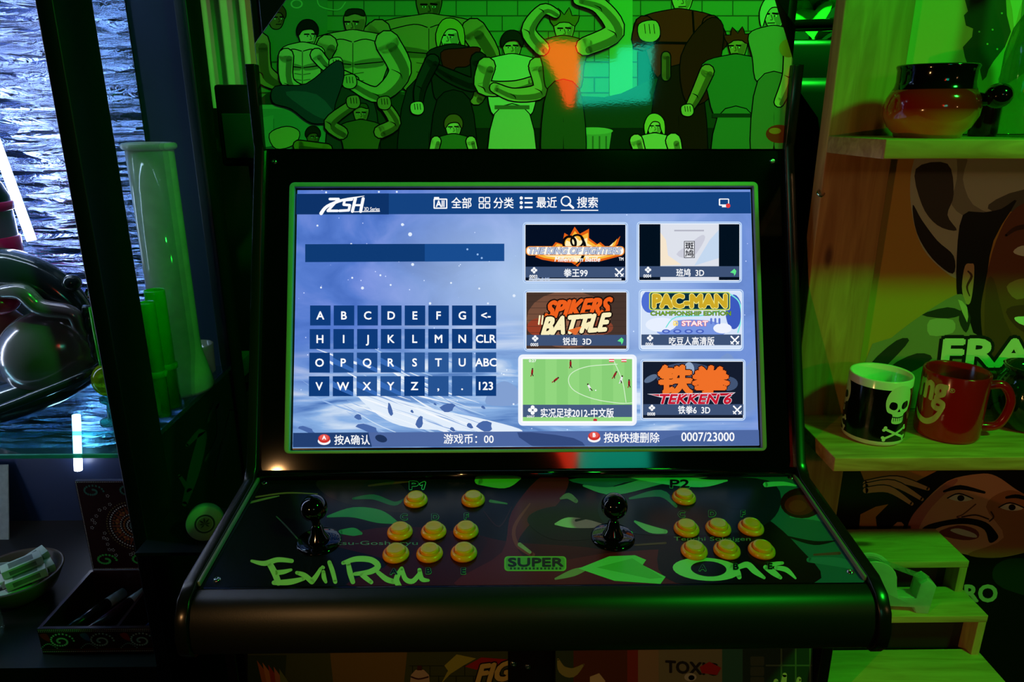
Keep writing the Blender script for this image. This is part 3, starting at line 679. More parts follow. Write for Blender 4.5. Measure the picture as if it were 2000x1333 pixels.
def head(x, y, s, skin, hair, look=0, style=0):
    shp([(x-s*.75, y-s*.6), (x, y-s*1.05), (x+s*.75, y-s*.6), (x+s*.72, y+s*.2), (x+s*.35, y+s*.95), (x-s*.35, y+s*.95), (x-s*.72, y+s*.2)], skin)
    d = look*s*.25
    M1.poly([(x+s*.2+d, y-s*.1), (x+s*.7, y-s*.3), (x+s*.66, y+s*.3), (x+s*.3, y+s*.85), (x+s*.25+d, y+s*.4)], dk(skin, .75), 3)
    for e in (-1, 1):
        ex = x+d+e*s*.32; M1.stroke([(ex-s*.2, y-s*.12-e*s*.02), (ex+s*.18, y-s*.1)], s*.13, DK); M1.ell(ex, y+s*.06, s*.13, s*.07, (236, 236, 226), n=8); M1.ell(ex+d*.2, y+s*.06, s*.06, s*.07, DK, n=6)
    M1.stroke([(x+d, y), (x+d+s*.1, y+s*.32), (x+d-s*.05, y+s*.36)], s*.08, dk(skin, .5)); M1.stroke([(x+d-s*.25, y+s*.6), (x+d+s*.25, y+s*.58)], s*.1, dk(skin, .35))
    if style == 0: hp = [(x-s*.85, y), (x-s*.9, y-s*.7), (x-s*.4, y-s*1.3), (x+s*.4, y-s*1.3), (x+s*.9, y-s*.7), (x+s*.85, y), (x+s*.55, y-s*.5), (x+s*.1, y-s*.6), (x-s*.5, y-s*.45)]
    elif style == 1: hp = [(x-s*.95, y+s*.9), (x-s*1.1, y-s*.2), (x-s*.6, y-s*1.25), (x+s*.3, y-s*1.35), (x+s*1.0, y-s*.6), (x+s*1.05, y+s*.9), (x+s*.7, y+s*.2), (x+s*.5, y-s*.5), (x-s*.2, y-s*.6), (x-s*.65, y)]
    elif style == 2: hp = [(x-s*.7, y-s*.55), (x-s*.5, y-s*1.0), (x+s*.5, y-s*1.0), (x+s*.7, y-s*.55), (x, y-s*.75)]
    else: hp = [(x-s*.85, y-s*.3), (x-s*1.2, y-s*1.0), (x-s*.6, y-s*1.0), (x-s*.5, y-s*1.7), (x, y-s*1.15), (x+s*.4, y-s*1.75), (x+s*.6, y-s*1.1), (x+s*1.2, y-s*1.1), (x+s*.85, y-s*.3), (x+s*.4, y-s*.6), (x-s*.4, y-s*.6)]
    shp(hp, hair, 3 if style != 3 else 2)
def torso(x, y, s, c, pants, wide=2.3, bare=True, low=12):
    shp([(x-s*wide, y+s*1.3), (x-s*.6, y+s*.6), (x+s*.6, y+s*.6), (x+s*wide, y+s*1.3), (x+s*wide*.85, y+s*3.3), (x+s*1.35, y+s*5.6), (x-s*1.35, y+s*5.6), (x-s*wide*.85, y+s*3.3)], c)
    if bare:
        for e in (-1, 1):
            M1.poly([(x+e*s*.1, y+s*2.9), (x+e*s*wide*.7, y+s*2.6), (x+e*s*wide*.75, y+s*3.2), (x+e*s*.3, y+s*3.4)], dk(c, .7), 3); M1.stroke([(x+e*s*.1, y+s*1.4), (x+e*s*1.0, y+s*1.2), (x+e*s*wide*.8, y+s*1.6)], 2, DK)
            M1.stroke([(x+e*s*.15, y+s*3.1), (x+e*s*wide*.75, y+s*2.9)], 2, DK)
            for k in range(3): M1.stroke([(x+e*s*.12, y+s*(3.8+k*.6)), (x+e*s*.8, y+s*(3.7+k*.6))], 1.6, dk(c, .5))
        M1.stroke([(x, y+s*1.5), (x, y+s*5.4)], 1.8, dk(c, .45))
    if pants:
        shp([(x-s*1.4, y+s*5.4), (x+s*1.4, y+s*5.4), (x+s*2.0, y+s*low), (x+s*.2, y+s*low), (x, y+s*8), (x-s*.2, y+s*low), (x-s*2.0, y+s*low)], pants)
# the crowd: anonymous muscular brawlers
head(838, 12, 30, SK4, (40, 36, 34), 0, 2); torso(838, 12, 30, SK2, (40, 46, 60), 3.4); limb([(740, 62), (700, 110), (720, 180)], [46, 44, 30], SK2); limb([(925, 60), (955, 120), (930, 190)], [46, 44, 30], SK2)
head(694, 46, 26, SK2, (44, 40, 36), -1, 2); torso(690, 46, 26, SK1, (60, 62, 74), 3.0); limb([(640, 88), (630, 130), (690, 160)], [38, 32, 24], SK1); limb([(757, 84), (782, 140), (740, 185), (690, 165)], [46, 42, 30, 22], SK1); fist(684, 160, 13, SK1)
head(540, 36, 20, SK4, (110, 60, 30), 1, 0); limb([(505, 85), (512, 140), (548, 165)], [44, 40, 26], SK2)
head(602, 70, 22, SK3, (26, 26, 32), 1, 0); torso(592, 74, 19, SK3, None, 2.2); limb([(560, 110), (566, 165), (630, 190)], [28, 24, 16], SK3); limb([(620, 108), (640, 130), (656, 128)], [24, 20, 16], SK3); fist(658, 126, 12, SK3)
shp([(540, 170), (600, 165), (660, 120), (672, 150), (655, 205), (650, 235), (610, 240), (570, 212), (535, 200)], (48, 62, 104)); M1.poly([(560, 180), (620, 185), (655, 225), (630, 232), (585, 205)], (70, 88, 136), 3)
head(880, 72, 25, SK3, (214, 184, 92), -1, 1); torso(886, 76, 22, (44, 42, 50), (40, 38, 48), 2.3, False); shp([(862, 104), (900, 96), (938, 96), (915, 128), (890, 132), (876, 150)], (150, 26, 30)); limb([(935, 118), (930, 165), (880, 150), (846, 130)], [30, 26, 24, 14], (40, 42, 50)); fist(843, 122, 11, SK3)
limb([(845, 120), (822, 170), (818, 205)], [26, 22, 14], (48, 52, 60)); fist(816, 212, 12, SK3)
head(1000, 92, 23, SK1, (40, 34, 32), 0, 0); torso(1000, 94, 24, (226, 222, 212), (214, 210, 200), 2.4, False); limb([(950, 130), (945, 170), (1000, 172), (1040, 160)], [34, 30, 24, 18], SK1); limb([(1050, 130), (1056, 176), (1005, 186), (966, 172)], [34, 30, 24, 18], SK1); M1.rect(966, 206, 1034, 214, (120, 110, 96))
head(1102, 58, 24, SK1, (150, 116, 50), 0, 3); torso(1100, 60, 21, (96, 120, 70), (70, 84, 60), 2.2, False); limb([(1058, 95), (1032, 60), (1060, 20), (1085, 28)], [28, 26, 20, 16], SK1); limb([(1142, 92), (1200, 62), (1172, 14), (1130, 0)], [34, 36, 30, 22], SK1)
head(1332, -2, 26, SK1, (50, 60, 50), 0, 2); torso(1325, 4, 27, (158, 34, 30), (60, 22, 22), 2.8, False); limb([(1258, 50), (1250, 84), (1275, 70)], [36, 30, 26], (158, 34, 30)); fist(1268, 62, 20, SK1); limb([(1388, 48), (1404, 84), (1370, 96)], [34, 28, 20], (150, 32, 30)); M1.stroke([(1352, 24), (1356, 90)], 4, DK); M1.stroke([(1280, 84), (1400, 86)], 5, DK)
shp([(1380, 40), (1410, 50), (1405, 120), (1385, 190), (1340, 200), (1330, 110)], (96, 24, 24)); limb([(1300, 110), (1300, 150)], [16, 16], SK4)
head(1440, 92, 22, SK2, (140, 34, 24), -1, 3); torso(1436, 94, 25, (84, 120, 92), (90, 124, 96), 2.6, False); limb([(1494, 120), (1505, 165), (1490, 215)], [34, 28, 20], SK1); fist(1486, 220, 12, SK1); limb([(1380, 140), (1360, 185), (1345, 212)], [26, 22, 16], SK2); fist(1342, 216, 11, SK1); M1.rect(1390, 222, 1470, 230, (40, 52, 42))
head(1512, 30, 26, (200, 190, 170), (196, 206, 190), -1, 1); torso(1510, 40, 22, (150, 150, 130), (110, 120, 100), 2.2, False); limb([(1545, 90), (1540, 150), (1520, 200)], [30, 26, 18], SK1); M1.ell(1538, 95, 18, 18, (196, 130, 60)); M1.ell(1520, 262, 26, 18, (190, 40, 30)); M1.ell(1512, 256, 12, 6, (226, 110, 60))
head(706, 222, 18, SK2, (90, 84, 40), 0, 2); torso(706, 226, 17, (110, 100, 60), (60, 62, 44), 2.4, False); limb([(668, 260), (646, 240), (690, 205)], [24, 22, 18], SK2); limb([(744, 258), (772, 240), (752, 205)], [24, 22, 18], SK2); fist(692, 200, 12, SK2); fist(752, 202, 12, SK2)
head(886, 250, 19, SK3, (150, 96, 60), 0, 0); torso(886, 254, 16, (96, 120, 80), None, 2.2, False); limb([(852, 276), (846, 300)], [18, 16], SK3); limb([(920, 276), (926, 300)], [18, 16], SK3)
head(1278, 248, 18, SK3, (226, 206, 130), 0, 1); torso(1278, 252, 17, (226, 214, 190), None, 2.4, False); limb([(1242, 275), (1250, 300)], [24, 20], SK3); limb([(1314, 275), (1320, 300)], [28, 24], SK3)
head(612, 268, 15, SK4, (50, 36, 30), 1, 0); shp([(528, 262), (560, 248), (585, 258), (575, 282), (540, 290)], SK1); limb([(585, 285), (640, 292)], [20, 20], (180, 140, 60))
a.build('marquee_picture', M_MARQ, marq, 0.0006)

# --- screws on the bezel and on the control panel
CPN = V3((0, -(0.985-0.967), 0.953-0.723)).normalized(); CP0 = V3((0, 0.723, 0.967))
sv, sf = lathe_data([(0.0045, 0), (0.0042, 0.0012), (0.0028, 0.0022), (0.0012, 0.0024), (0.0010, 0.0016), (0.0001, 0.0016)], 16)
sm = bpy.data.meshes.new('screw'); sm.from_pydata(sv, [], sf); sm.materials.append(M_CHROME)
for p in sm.polygons: p.use_smooth = True
def screw(p, n):
    o = link_mesh('screw', sm, cab, p); o.rotation_euler = V3(n).to_track_quat('Z', 'Y').to_euler()
for q in ((536, 316), (1509, 315)): screw(atP(*q, SP(0, 0, 0.004), SN), SN)

# --- control panel
def cp(x, y, l=0): return atP(x, y, CP0+CPN*l, CPN)
panel = prism('control_panel', [(XI0, 0.953, 0.985), (XI0, 0.723, 0.967), (XI0, 0.723, 0.960), (XI0, 0.953, 0.978)], (XI1-XI0, 0, 0), M_BLACKG, cab)
for q in ((517, 944), (424, 1133), (1545, 934), (1661, 1118)): screw(cp(*q, 0.0008), CPN)
ap = [(0.953, 0.9775), (0.723, 0.9595), (0.723, 0.9668), (0.706, 0.961), (0.6945, 0.946), (0.689, 0.925), (0.6905, 0.906), (0.699, 0.894), (0.712, 0.889), (0.82, 0.889)]
ap2 = ap[:2] + [(p.y, p.z) for p in spline([(0, *q) for q in ap[2:9]], 5)] + ap[9:]
prism('apron', [(XI0+.0003, y, z) for y, z in ap2], (XI1-XI0-.0006, 0, 0), M_BLACKV, cab, bevel=0.0008)
tube('rear_moulding', [(XI0+.001, 0.955, 0.9925), (XI1-.001, 0.955, 0.9925)], 0.0062, M_BLACKG, cab, seg=24, smooth_path=False)
a = Art(lambda x, y, l: atP(x, y, CP0, CPN)+CPN*l, clip=[(515, 938), (1548, 930), (1696, 1139), (396, 1148)], eps=0.00004)
a.rect(380, 920, 1720, 1160, (13, 12, 15))
RD = (104, 16, 22); TE = (92, 186, 168); TE2 = (36, 92, 104); NB = (20, 26, 52)
for pts, c in (([(640, 1060), (760, 1030), (900, 1040), (1000, 1060), (1180, 1075), (1300, 1120), (1250, 1150), (700, 1150), (760, 1100)], (74, 12, 16)),
               ([(1060, 930), (1110, 935), (1090, 985), (1040, 1020), (1010, 1070), (1060, 1100), (1200, 1080), (1350, 1080), (1300, 1150), (900, 1150), (980, 1080), (1000, 1000)], (110, 20, 26)),
               ([(1130, 935), (1560, 932), (1620, 1010), (1690, 1135), (1580, 1140), (1480, 1060), (1350, 1000), (1200, 960)], TE2),
               ([(1360, 1000), (1470, 1000), (1560, 1070), (1590, 1140), (1320, 1140), (1290, 1060)], (12, 12, 18)),
               ([(1030, 1020), (1060, 995), (1150, 985), (1180, 1010), (1170, 1050), (1080, 1055)], (14, 14, 20)),
               ([(1200, 950), (1330, 935), (1500, 940), (1520, 1000), (1450, 1040), (1250, 1045), (1170, 1010)], NB),
               ([(620, 940), (700, 935), (780, 945), (800, 1000), (700, 990), (640, 970)], (44, 24, 26))):
    a.poly(pts, c, 5)
for pts, ws, c in (([(640, 1010), (690, 1002), (740, 1010), (775, 1022)], [4, 20, 26, 6], (52, 130, 84)), ([(665, 1040), (690, 1040), (705, 1043)], [8, 16, 6], (56, 136, 84)),
                   ([(690, 975), (730, 972), (770, 985), (790, 975)], [4, 10, 8, 2], (40, 96, 66)), ([(500, 972), (560, 964), (620, 966)], [3, 3, 2], (120, 92, 50)), ([(480, 985), (520, 975), (545, 970)], [4, 4, 2], (110, 110, 60)),
                   ([(720, 950), (760, 945), (800, 942)], [3, 5, 2], (130, 52, 40)), ([(935, 940), (985, 945), (1015, 935)], [16, 20, 6], (110, 170, 70)), ([(958, 980), (990, 985)], [6, 3], (84, 120, 90)),
                   ([(585, 1058), (560, 1030), (540, 1010)], [2, 3, 2], (60, 90, 70)), ([(945, 1000), (975, 1030), (1000, 990)], [2, 3, 2], (60, 24, 40)),
                   ([(1085, 1025), (1110, 1022), (1150, 1025), (1180, 1028)], [4, 20, 16, 4], (186, 190, 160)), ([(1125, 1018), (1145, 1014)], [5, 3], (16, 14, 20)), ([(1095, 975), (1110, 970), (1125, 980)], [4, 12, 8], (130, 120, 110)),
                   ([(1035, 985), (1005, 1030), (1010, 1065), (1040, 1085)], [3, 7, 8, 10], (150, 50, 48)), ([(1015, 1065), (1035, 1080)], [8, 6], (170, 150, 120)),
                   ([(1140, 950), (1200, 960), (1300, 935), (1380, 930)], [4, 16, 20, 8], (84, 150, 140)), ([(1210, 925), (1290, 935), (1370, 945), (1420, 940)], [10, 22, 16, 3], (110, 196, 170)),
                   ([(1230, 975), (1290, 965), (1320, 990)], [4, 14, 6], (60, 110, 116)), ([(1240, 1020), (1270, 1035), (1300, 1040)], [4, 14, 8], (140, 170, 150)), ([(1430, 962), (1460, 965), (1490, 958)], [3, 5, 2], (160, 150, 140)),
                   ([(1410, 978), (1450, 984), (1480, 980)], [2, 8, 3], (90, 150, 140)), ([(1495, 948), (1530, 946), (1555, 950)], [10, 8, 3], (110, 196, 160)),
                   ([(1545, 1010), (1600, 1012), (1640, 1030)], [6, 14, 10], (60, 130, 130)), ([(1540, 1050), (1590, 1062), (1630, 1058)], [3, 8, 2], (14, 14, 22)), ([(1580, 1095), (1640, 1100), (1670, 1110)], [10, 18, 10], (54, 110, 124)), ([(1590, 1085), (1640, 1082)], [4, 6], (120, 60, 64)),
                   ([(1150, 1110), (1120, 1120), (1085, 1132)], [5, 14, 4], (150, 140, 100)), ([(1300, 1062), (1240, 1066)], [4, 3], (120, 60, 60))):
    a.stroke(pts, ws, c, 5)
a.poly([(1130, 1112), (1190, 1088), (1240, 1086), (1262, 1095), (1255, 1105), (1300, 1128), (1290, 1142), (1200, 1136)], (120, 200, 110)); a.poly([(1165, 1110), (1235, 1092), (1295, 1130), (1270, 1132)], (96, 176, 84))
a.poly([(1420, 946), (1445, 940), (1490, 948), (1495, 985), (1470, 1000), (1400, 985), (1395, 962)], (22, 26, 48), 4)
a.ell(1566, 984, 42, 30, (52, 10, 12)); a.ell(1562, 988, 30, 20, (118, 22, 20)); a.ell(1558, 990, 18, 12, (140, 34, 24))
a.poly([(1592, 960), (1600, 985), (1618, 1000), (1606, 985), (1625, 1000), (1600, 955)], (130, 130, 100))
# left-hand word
def bl(pts): return [(380+x/3.448, 880+y/3.448) for x, y in pts]
WORD = (168, 206, 110)
for pts, ws in (([(385, 748), (470, 765), (560, 740), (655, 748)], [6, 11, 11, 9]), ([(505, 765), (540, 830), (565, 895)], [13, 14, 13]), ([(545, 828), (600, 822), (650, 808)], [11, 10, 6]), ([(535, 895), (640, 890), (735, 868)], [10, 13, 8]),
                ([(690, 828), (740, 845), (790, 888)], [8, 11, 12]), ([(790, 888), (820, 850), (850, 800)], [12, 10, 7]), ([(868, 822), (872, 860), (884, 890)], [8, 10, 7]), ([(862, 790), (868, 794)], [7, 7]),
                ([(908, 758), (930, 820), (948, 890)], [9, 10, 9]), ([(1035, 768), (1048, 830), (1066, 890)], [10, 12, 10]), ([(1000, 762), (1090, 735), (1190, 742), (1236, 785), (1180, 822), (1080, 836)], [8, 12, 13, 13, 12, 8]),
                ([(1118, 836), (1150, 860), (1190, 892)], [9, 11, 9]), ([(1235, 825), (1290, 870), (1340, 888)], [9, 12, 11]), ([(1395, 800), (1360, 870), (1380, 925)], [9, 12, 12]), ([(1395, 800), (1420, 870), (1470, 885), (1520, 830)], [9, 11, 11, 9]), ([(1515, 810), (1530, 870), (1575, 880)], [9, 11, 6])):
    a.stroke(bl(pts), [x*.9 for x in ws], WORD, 5)
def br(pts): return [(1250+x/3.92, 880+y/3.92) for x, y in pts]
W2 = (160, 206, 150)
a.ell(1250+508/3.92, 880+915/3.92, 66, 22.5, W2, 0.06, 28); a.ell(1250+525/3.92, 880+912/3.92, 35, 15, (14, 16, 20), 0.06, 24)
for pts, ws in (([(690, 890), (740, 930), (760, 975)], [9, 12, 9]), ([(740, 905), (820, 880), (880, 930), (950, 980)], [9, 12, 12, 6]), ([(960, 900), (1020, 940), (1075, 980)], [9, 12, 7]), ([(1000, 880), (1050, 872), (1090, 868)], [8, 8, 6]), ([(1040, 905), (1120, 920), (1190, 985)], [8, 10, 4])):
    a.stroke(br(pts), ws, W2, 5)
for c_, w_ in (((96, 190, 170), 6.5), ((12, 14, 16), 3.6)): a.stroke([(829, 944), (826, 955)], w_, c_, 0); a.stroke([(822, 947), (829, 944)], w_, c_, 0)
for bdy, x0, x1, y0, y1 in (('P', 800, 817, 942, 957), ('P2', 1309, 1346, 939, 954)): a.text(bdy, x0, y0, x1, y1, (12, 14, 16), 0.03, outline=(96, 190, 170), ow=0.035)
for cx, cy, ch in ((789, 1011, 'C'), (850, 1011, 'D'), (911, 1010, 'F'), (769, 1118, 'A'), (837, 1117, 'B'), (905, 1117, 'E'), (1331, 1006, 'C'), (1391, 1005, 'D'), (1451, 1005, 'F'), (1372, 1111, 'A'), (1437, 1109, 'B'), (1504, 1108, 'E')):
    a.textc(ch, cx, cy, 11, (12, 14, 16), 0.04, wide=1.25, outline=(110, 190, 160), ow=0.035)
a.text('Satsu-Goshoryu', 634, 1058, 816, 1068, (110, 130, 120), 0.0); a.text('Tenchi Sokaigen', 1316, 1050, 1466, 1060, (120, 130, 116), 0.0)
a.rect(985, 1088, 1106, 1117, (128, 176, 60), 7); a.rect(988, 1090, 1103, 1115, (96, 150, 56), 6); a.text('SUPER', 993, 1092, 1100, 1108, (16, 34, 20), 0.05)
for k in range(14): a.rect(996+k*7.4, 1110, 1000+k*7.4, 1114, (24, 52, 24))
a.build('panel_artwork', M_VINYLP, panel, 0.0004)
for xt, dx in ((XI0+.0003, .0035), (XI1-.0038, .0035)):
    prism('panel_edge_trim', [(xt, 0.951, 0.9855), (xt, 0.7265, 0.9678), (xt, 0.7265, 0.9742), (xt, 0.951, 0.9918)], (dx, 0, 0), pm('grey_edge_trim', (112, 112, 110), 0.4), cab, bevel=0.0006)
# buttons
bv, bf = lathe_data([(0.0001, 0), (0.0166, 0.0), (0.0168, 0.002), (0.0160, 0.0048), (0.0142, 0.0066), (0.0122, 0.0068), (0.0118, 0.0050), (0.0001, 0.005)], 32)
bm_ = bpy.data.meshes.new('button'); bm_.from_pydata(bv, [], bf); bm_.materials.append(M_YELLOW)
pv, pf = lathe_data([(0.0117, 0.004), (0.0117, 0.0098), (0.0108, 0.0110), (0.008, 0.0108), (0.0001, 0.0104)], 32)
pl_ = bpy.data.meshes.new('plunger'); pl_.from_pydata(pv, [], pf); pl_.materials.append(M_YELLOW)
for me in (bm_, pl_):
    for p in me.polygons: p.use_smooth = True
crot = CPN.to_track_quat('Z', 'Y').to_euler()
for x, y in ((812, 976), (924, 975), (781, 1038), (847, 1037), (910, 1036), (773, 1081), (839, 1080), (906, 1079), (1336, 971), (1341, 1032), (1403, 1031), (1467, 1030), (1356, 1075), (1420, 1074), (1488, 1074)):
    o = link_mesh('push_button', bm_, cab, cp(x, y, 0.004)-CPN*0.0032); o.rotation_euler = crot
    c = bpy.data.objects.new('plunger', pl_); COL.objects.link(c); c.parent = o; ORG[c.name] = ORG[o.name]
# joysticks
for (bx0, by0), (qx, qy) in (((623, 1059), (613, 993)), ((1197, 1050), (1200, 989))):
    b = cp(bx0, by0); t = atY(qx, qy, b.y+0.004)
    js = lathe('joystick', [(0.0001, 0.0005), (0.0285, 0.0005), (0.0285, 0.002), (0.026, 0.0032), (0.012, 0.0036), (0.0001, 0.0036)], b, M_BALL, cab, 36, rot=CPN.to_track_quat('Z', 'Y').to_matrix(), origin=b)
    tube('shaft', [b+CPN*0.003, t], 0.0055, M_BALL, js, seg=16, smooth_path=False)
    lathe('dust_washer', [(0.0001, 0.0034), (0.014, 0.0034), (0.0135, 0.006), (0.009, 0.013), (0.0072, 0.022), (0.0055, 0.024)], b, M_BALL, js, 24, rot=(t-b).to_track_quat('Z', 'Y').to_matrix())
    ellipsoid('ball_top', t, 0.0172, 0.0172, 0.0172, M_BALL, js, seg=32, rings=20)
# lower front with printed panels
LFY = 0.815
box('lower_front', XI0+.0005, XI1-.0005, LFY, 0.835, 0.0, 0.888, M_BLACK, cab)
box('rear_panel', XI0+.0005, XI1-.0005, 1.435, 1.455, 0.02, 1.459, M_BLACK, cab)
def lowpanel(x0, x1): return [atY(x0, 1278, LFY-.004).x, atY(x1, 1278, LFY-.004).x]
for x0, x1 in ((482, 994), (1083, 1588)):
    l, r = lowpanel(x0, x1)
    bp_ = box('art_panel', l, r, LFY-.004, LFY, 0.30, 0.885, M_BLACKG, cab)
    a = Art(plane_map((0, LFY-.004, 0), (0, -1, 0)), clip=[(x0+2, 1240), (x1-2, 1240), (x1-2, 1420), (x0+2, 1420)])
    if x0 < 600:
        a.rect(470, 1230, 1000, 1430, (64, 74, 34)); a.poly([(640, 1230), (800, 1230), (780, 1420), (660, 1420)], (110, 92, 40)); a.poly([(480, 1280), (560, 1280), (550, 1420), (470, 1420)], (40, 56, 32))
        for k, c in enumerate(((150, 84, 30), (170, 110, 50), (140, 50, 26), (160, 100, 60), (96, 110, 50))): a.poly([(502+k*11, 1290+k*4), (545+k*7, 1345), (560, 1410), (530+k*6, 1410)], c)
        for j in range(6): a.rect(800, 1300+j*20, 1000, 1301.5+j*20, (34, 44, 24)); [a.rect(805+i*34+(j % 2)*17, 1300+j*20, 806.5+i*34+(j % 2)*17, 1320+j*20, (34, 44, 24)) for i in range(6)]
        a.poly([(868, 1300), (892, 1278), (930, 1286), (905, 1300), (880, 1316), (862, 1335), (875, 1310)], (150, 150, 50)); a.poly([(908, 1302), (940, 1284), (996, 1288), (996, 1294), (930, 1308)], (150, 30, 24))
        a.text('FIG', 930, 1298, 993, 1334, (196, 170, 90), 0.05, skew=0.3, rise=0.12, outline=(20, 14, 10), ow=0.04)
        a.poly([(800, 1340), (803, 1318), (812, 1308), (828, 1308), (838, 1318), (840, 1340)], (170, 150, 120)); a.rect(815, 1300, 824, 1309, (70, 34, 24)); a.stroke([(804, 1322), (818, 1326), (836, 1322)], 3, (60, 30, 30))
    else:
        a.rect(1070, 1230, 1600, 1430, (56, 74, 44)); a.rect(1120, 1230, 1225, 1430, (96, 54, 32)); a.rect(1225, 1230, 1246, 1430, (140, 56, 40)); a.rect(1246, 1230, 1290, 1430, (150, 130, 96)); a.rect(1286, 1230, 1410, 1430, (130, 130, 98)); a.rect(1410, 1230, 1450, 1430, (56, 110, 90)); a.rect(1450, 1230, 1600, 1430, (40, 62, 48))
        a.stroke([(1090, 1288), (1098, 1308), (1118, 1314), (1140, 1298)], [4, 16, 18, 3], (150, 150, 80)); a.poly([(1152, 1345), (1152, 1322), (1170, 1315), (1182, 1330), (1180, 1345)], (206, 190, 140))
        a.text('TOXIC', 1300, 1290, 1400, 1313, (44, 42, 36), 0.04, rise=-0.06)
        a.poly([(1366, 1302), (1385, 1292), (1408, 1304), (1400, 1318), (1370, 1314)], (170, 40, 28)); a.ell(1348, 1322, 12, 8, (190, 190, 170)); a.ell(1350, 1323, 6, 5, DK)
        for j in range(5): a.rect(1465, 1282+j*20, 1492, 1300+j*20, (70, 84, 64), 3)
        for k in range(3): a.rect(1524+k*28, 1240, 1527+k*28, 1420, (84, 110, 84))
        a.rect(1495, 1298, 1585, 1301, (84, 110, 84))
        for k, (x, y) in enumerate(((1515, 1330), (1532, 1318), (1560, 1326))): a.stroke([(x, y), (x-4, y+30)], [9, 13], (206, 196, 150))
    a.build('panel_picture', M_PRINT, bp_, 0.0006)
l, r = lowpanel(996, 1081)
cdo = box('coin_door', l, r, LFY-.008, LFY, 0.42, 0.882, M_BLACK, cab, bevel=0.002)
for q in ((1003, 1297), (1031, 1302)): screw(atY(*q, LFY-.0085), (0, -1, 0))
prism('rear_flange', [atY(x, y, 1.23) for x, y in ((1553, 176), (1562, 178), (1598, 230), (1612, 332), (1612, 470), (1553, 470))], (0, 0.012, 0), M_BLACK, cab, bevel=0.001)

# ================================================================== right: wooden wall shelf with posters
XR, PLY = 0.475, 1.078
M_PINE = wood('pine_board', (206, 150, 88), (168, 108, 56), 'Z', 5)
M_PINEX = wood('pine_shelf_board', (214, 170, 108), (176, 124, 70), 'X', 6)
M_PLY = pm('plywood_sheet', (120, 96, 60), 0.7, scale=12)
unit = thing('wall_shelf', (0.85, 1.10, 0.0), 'pine wall shelf with two boards and a wide upright plank beside the arcade cabinet', 'shelf')
PX1 = atY(1716, 480, PLY).x
box('upright_plank', XR, PX1, PLY, 1.11, 0.0, 2.3, M_PINE, unit, bevel=0.002)
box('back_sheet', PX1+.0004, 1.5, 1.100, 1.115, 0.0, 2.3, M_PLY, unit)
ZU, ZL, SFY = 1.4715, 1.031, 0.915
box('shelf_board', XR+.001, 1.5, SFY, 1.0998, ZU-0.024, ZU, M_PINEX, unit, bevel=0.0015)
box('shelf_board', XR+.001, 1.5, SFY+.008, 1.0998, ZL-0.022, ZL, M_PINEX, unit, bevel=0.0015)
tube('hook', [atY(1600, 370, PLY+.01), atY(1597, 378, PLY-.004), atY(1604, 384, PLY-.006), atY(1610, 378, PLY)], 0.0016, M_CHROME, unit, seg=8)
# posters pasted on the back sheet
PY = 1.0985
def poster(name, x0, x1, z0, z1, label, group=None):
    o = box(name, x0, x1, PY, 1.0999, z0, z1, pm(name+'_paper', (210, 205, 190), 0.6))
    return tag(o, label, 'poster', group)
pmap = plane_map((0, PY, 0), (0, -1, 0))
def pclip(x0, x1, z0, z1):
    def px(X, Z):
        d = V3((X, PY, Z))-CAM; k = d.dot(FW); return (1000+FPX*d.dot(RT)/k, 666.5-FPX*d.dot(UP)/k)
    return [px(x0, z0), px(x1, z0), px(x1, z1), px(x0, z1)]
X0, X1 = PX1+.002, 1.25
po = poster('poster', X0, X1, ZU+.002, 2.1, 'pale poster with ragged dark blotch above the upper shelf board')
a = Art(pmap, clip=pclip(X0, X1, ZU+.002, 2.1)); a.rect(1600, -900, 2900, 400, (206, 186, 120))
a.poly([(1873, -40), (1884, 0), (1890, 22), (1882, 30), (1886, 50), (1900, 56), (1898, 72), (1880, 92), (1884, 112), (1890, 128), (1904, 134), (1912, 130), (1918, 158), (1926, 150), (1930, 136), (1940, 120), (1962, 92), (1974, 62), (1966, 30), (1962, -40)], (44, 66, 40))
a.poly([(1964, -40), (1976, 20), (1980, 60), (1990, 20), (2010, -40)], (226, 220, 170)); a.poly([(1990, 60), (1960, 130), (1950, 160), (1990, 150), (2100, 40), (2100, -60), (2010, -60)], (120, 140, 84), 3)
for x, y in ((1912, 62), (1928, 86), (1947, 96), (1956, 26), (1938, 58)): a.ell(x, y, 2, 2, (150, 190, 130), n=8)
a.build('poster_picture', M_PRINT, po, 0.0006)
po = poster('poster', X0, X1, ZL+.002, ZU-.026, 'ochre portrait poster of a person in patterned cap with bold white lettering')
a = Art(pmap, clip=pclip(X0, X1, ZL+.002, ZU-.026)); a.rect(1600, 250, 2600, 1000, (206, 150, 62))
CA1, CA2 = (196, 188, 172), (66, 56, 52)
a.poly([(1785, 310), (1778, 345), (1778, 395), (1788, 450), (1812, 500), (1868, 545), (1890, 520), (1920, 440), (1960, 400), (2100, 390), (2300, 400), (2300, 280), (1790, 280)], CA1, 4)
a.poly([(1784, 300), (1860, 300), (1868, 350), (1858, 400), (1900, 430), (1950, 425), (1900, 400), (1880, 350), (1885, 300), (1800, 290)], (150, 140, 128), 3)
a.poly([(1788, 330), (1850, 320), (1862, 380), (1850, 420), (1868, 450), (1830, 440), (1800, 400)], CA2, 4); a.poly([(1782, 400), (1800, 430), (1830, 470), (1862, 500), (1860, 535), (1820, 505), (1790, 455)], (34, 26, 28), 4)
a.poly([(1930, 400), (2000, 370), (2100, 380), (2100, 396), (1960, 415)], (100, 92, 84), 3)
a.poly([(1880, 420), (1920, 415), (1955, 408), (1985, 392), (1940, 470), (1925, 560), (1920, 640), (1935, 700), (1905, 690), (1890, 640), (1870, 590), (1868, 500)], (14, 14, 18), 3)
